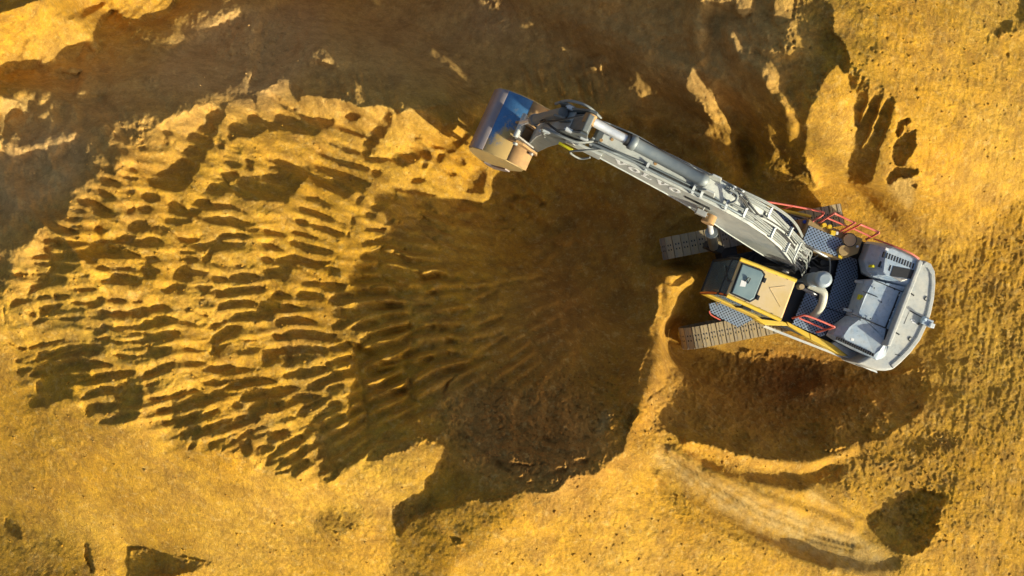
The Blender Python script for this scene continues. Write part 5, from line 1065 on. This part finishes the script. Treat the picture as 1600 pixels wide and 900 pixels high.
# linkage
q = MB()
for sl in (-1, 1): 
    a_ = B(7.18, 2.35, sl*.25); b_ = B(7.62, 2.92, sl*.25); dd = (b_-a_); q.box((a_+b_)/2, dd/2, bn*.022, dd.cross(bn).normalized()*.07)
q.build('rocker_link', M['steel'], bc, .01)
q = MB(); a_ = B(7.62, 2.92, 0); b_ = B(7.62, 2.1, .05); dd = b_-a_; q.box((a_+b_)/2, dd/2, bn*.15, dd.cross(bn).normalized()*.06); q.tube([a_-bn*.3, a_+bn*.3], .065, 14); q.tube([b_-bn*.27, b_+bn*.27], .065, 14); q.build('bucket_link', M['boom'], bc, .012)
# arm hoses: two loose loops from the boom tip down to the bucket cylinder
for pts, r, mt in (
  ([(5.9,5.22,.17),(6.2,5.30,.34),(6.6,5.28,.36),(6.95,5.05,.30),(7.0,4.6,.26),(6.92,4.0,.24)], .03, 'hose'), ([(5.8,5.22,.14),(6.25,5.22,.30),(6.75,5.2,.26),(7.02,4.95,.12),(7.0,4.5,.05)], .024, 'black'),
  ([(5.6,5.18,.22),(6.0,5.1,.40),(6.25,4.7,.46),(6.0,4.4,.44),(5.8,4.55,.36)], .024, 'hose'), ([(6.3,5.92,-.05),(6.6,5.75,.12),(6.9,5.35,.2),(7.1,4.8,.15),(7.05,4.2,-.1)], .02, 'black'),
  ([(5.95,5.35,-.3),(6.3,5.6,-.34),(6.7,5.45,-.33),(6.95,5.0,-.28)], .03, 'hose'), ([(4.6,5.10,-.29),(5.1,5.26,-.30),(5.7,5.38,-.26),(6.0,5.5,-.2)], .018, 'cyl'), ([(4.3,5.08,-.26),(5.0,5.3,-.27),(5.65,5.42,-.22)], .014, 'black')):
    MB().tube(smooth_path([B(*p) for p in pts], 6), r, 8).build('hydraulic_hose', M[mt], ex)
MB().tube([B(6.22,4.66,.40), B(6.55,4.60,.36)], .035, 8).build('hose_sleeve', M['ysticker'], ex)
for s, z, l in ((6.45,5.55,.25),(6.9,4.7,.27),(6.62,5.30,-.25),(6.1,5.5,.26),(6.75,5.0,.26),(7.0,4.2,.2),(6.55,5.1,.28)): q = MB(); q.box(B(s,z,l), bd*.07, bn*.035, Z*.045); q.tube([B(s,z,l)-bd*.1, B(s,z,l)+bd*.1], .02, 6); q.build('hose_fitting', M['white'], arm)
# ---- bucket
bo = .04; bw = .83; O1 = O0-bn*(.10)
shell = [(7.12,1.62),(7.34,1.80),(7.66,1.92),(8.00,1.94),(8.34,1.86),(8.62,1.66),(8.76,1.34),(8.76,.98),(8.66,.62),(8.50,.26),(8.36,.04)]
def shellmesh(i0, i1, w, off, th, nm, mt, parent, label=None):
    q = MB(); pr = shell[i0:i1+1]; n = len(pr); o_ = []; i_ = []
    for k in range(n):
        a = Vector(pr[min(k+1, n-1)])-Vector(pr[max(k-1, 0)]); a.normalize(); nn = Vector((-a.y, a.x))
        if nn.dot(Vector(pr[k])-Vector((7.75, 1.0))) < 0: nn = -nn
        o_.append(Vector(pr[k])+nn*off); i_.append(Vector(pr[k])+nn*(off-th))
    ring = [(p.x, p.y) for p in o_]+[(p.x, p.y) for p in i_[::-1]]
    P = lambda p, l: O1+bd*p[0]+Z*p[1]+bn*l
    vs = [P(p, -w) for p in ring]+[P(p, w) for p in ring]; m_ = len(ring); fs = []; sm = []
    for k in range(m_): fs.append((k, (k+1) % m_, m_+(k+1) % m_, m_+k))
    q.add(vs, fs, True)
    for k in range(n-1): q.add([vs[k], vs[k+1], vs[m_-2-k], vs[m_-1-k]], [(0,1,2,3)]); q.add([vs[m_+k], vs[m_+k+1], vs[2*m_-2-k], vs[2*m_-1-k]], [(3,2,1,0)])
    return q.build(nm, mt, parent, label=label)
bk = shellmesh(0, 10, bw, 0, .03, 'bucket', M['blue'], ex, 'digging bucket with a worn blue shell and sand-covered sides')
for o in [bk]: 
    mo = o.modifiers.new('edge', 'EDGE_SPLIT'); mo.split_angle = math.radians(50)
shellmesh(4, 6, bw+.004, .012, .012, 'wear_strip', M['lip'], bk)
shellmesh(8, 10, bw+.004, .022, .03, 'lip_plate', M['lip'], bk)
shellmesh(0, 2, bw-.002, .006, .01, 'shade_plate', M['rust'], bk)  # dark plate added to stand in for shade on the shell's inner top
for sl in (-1, 1):
    side = [(7.17,1.76)]+shell[1:]+[(8.02,-.02),(7.75,.35),(7.42,.95),(7.22,1.35)]
    MB().plate(side, O1+bn*sl*(bw+.012), bd, Z, bn, .014).build('side_plate', M['bucket'], bk, .006, 'side plate of the bucket caked with yellow sand' if sl == 1 else None)
    MB().plate([(8.30,.05),(8.02,-.06),(7.72,.33),(7.56,.62),(7.70,.72),(7.92,.42),(8.12,.30),(8.36,.30)], O1+bn*sl*(bw+.04), bd, Z, bn, .02).build('side_cutter', M['lip'], bk, .008)
q0 = None
for k in range(5):
    l = -bw+.10+k*(2*bw-.2)/4; q = MB(); q.plate([(8.34,.18),(8.20,.22),(8.02,-.06),(7.86,-.30),(7.90,-.32),(8.14,-.14),(8.28,.02)], O1+bn*l, bd, Z, bn, .055); q.build('tooth', M['steel'], bk, .015)
for sl in (-1, 1):   # ears
    MB().plate([(7.02,1.55),(7.02,1.82),(7.18,1.95),(7.42,2.22),(7.62,2.26),(7.74,2.18),(7.86,2.0),(7.6,1.96),(7.4,1.9)], O0+bn*(sl*.24), bd, Z, bn, .03).build('bucket_ear', M['rust'], bk, .01)
MB().tube([B(7.17,1.74,-.33), B(7.17,1.74,.33)], .07, 16).build('pin', M['steel'], bk)
# the sand cake on the shell starts at the end nearest the machine's left side: line the material's axes up with the bucket
mp = M['blue'].node_tree.nodes['along_bucket']; ang = math.atan2(bd.y, bd.x); c_b = O1+bd*8.0-ROOT_LOC
mp.vector_type = 'TEXTURE'; mp.inputs['Location'].default_value = (c_b.x, c_b.y, 0); mp.inputs['Rotation'].default_value = (0, 0, ang)
if (Matrix.Rotation(ang, 3, 'Z') @ Vector((0, 1, 0))).dot(bn) < 0: mp.inputs['Scale'].default_value = (1, -1, 1)
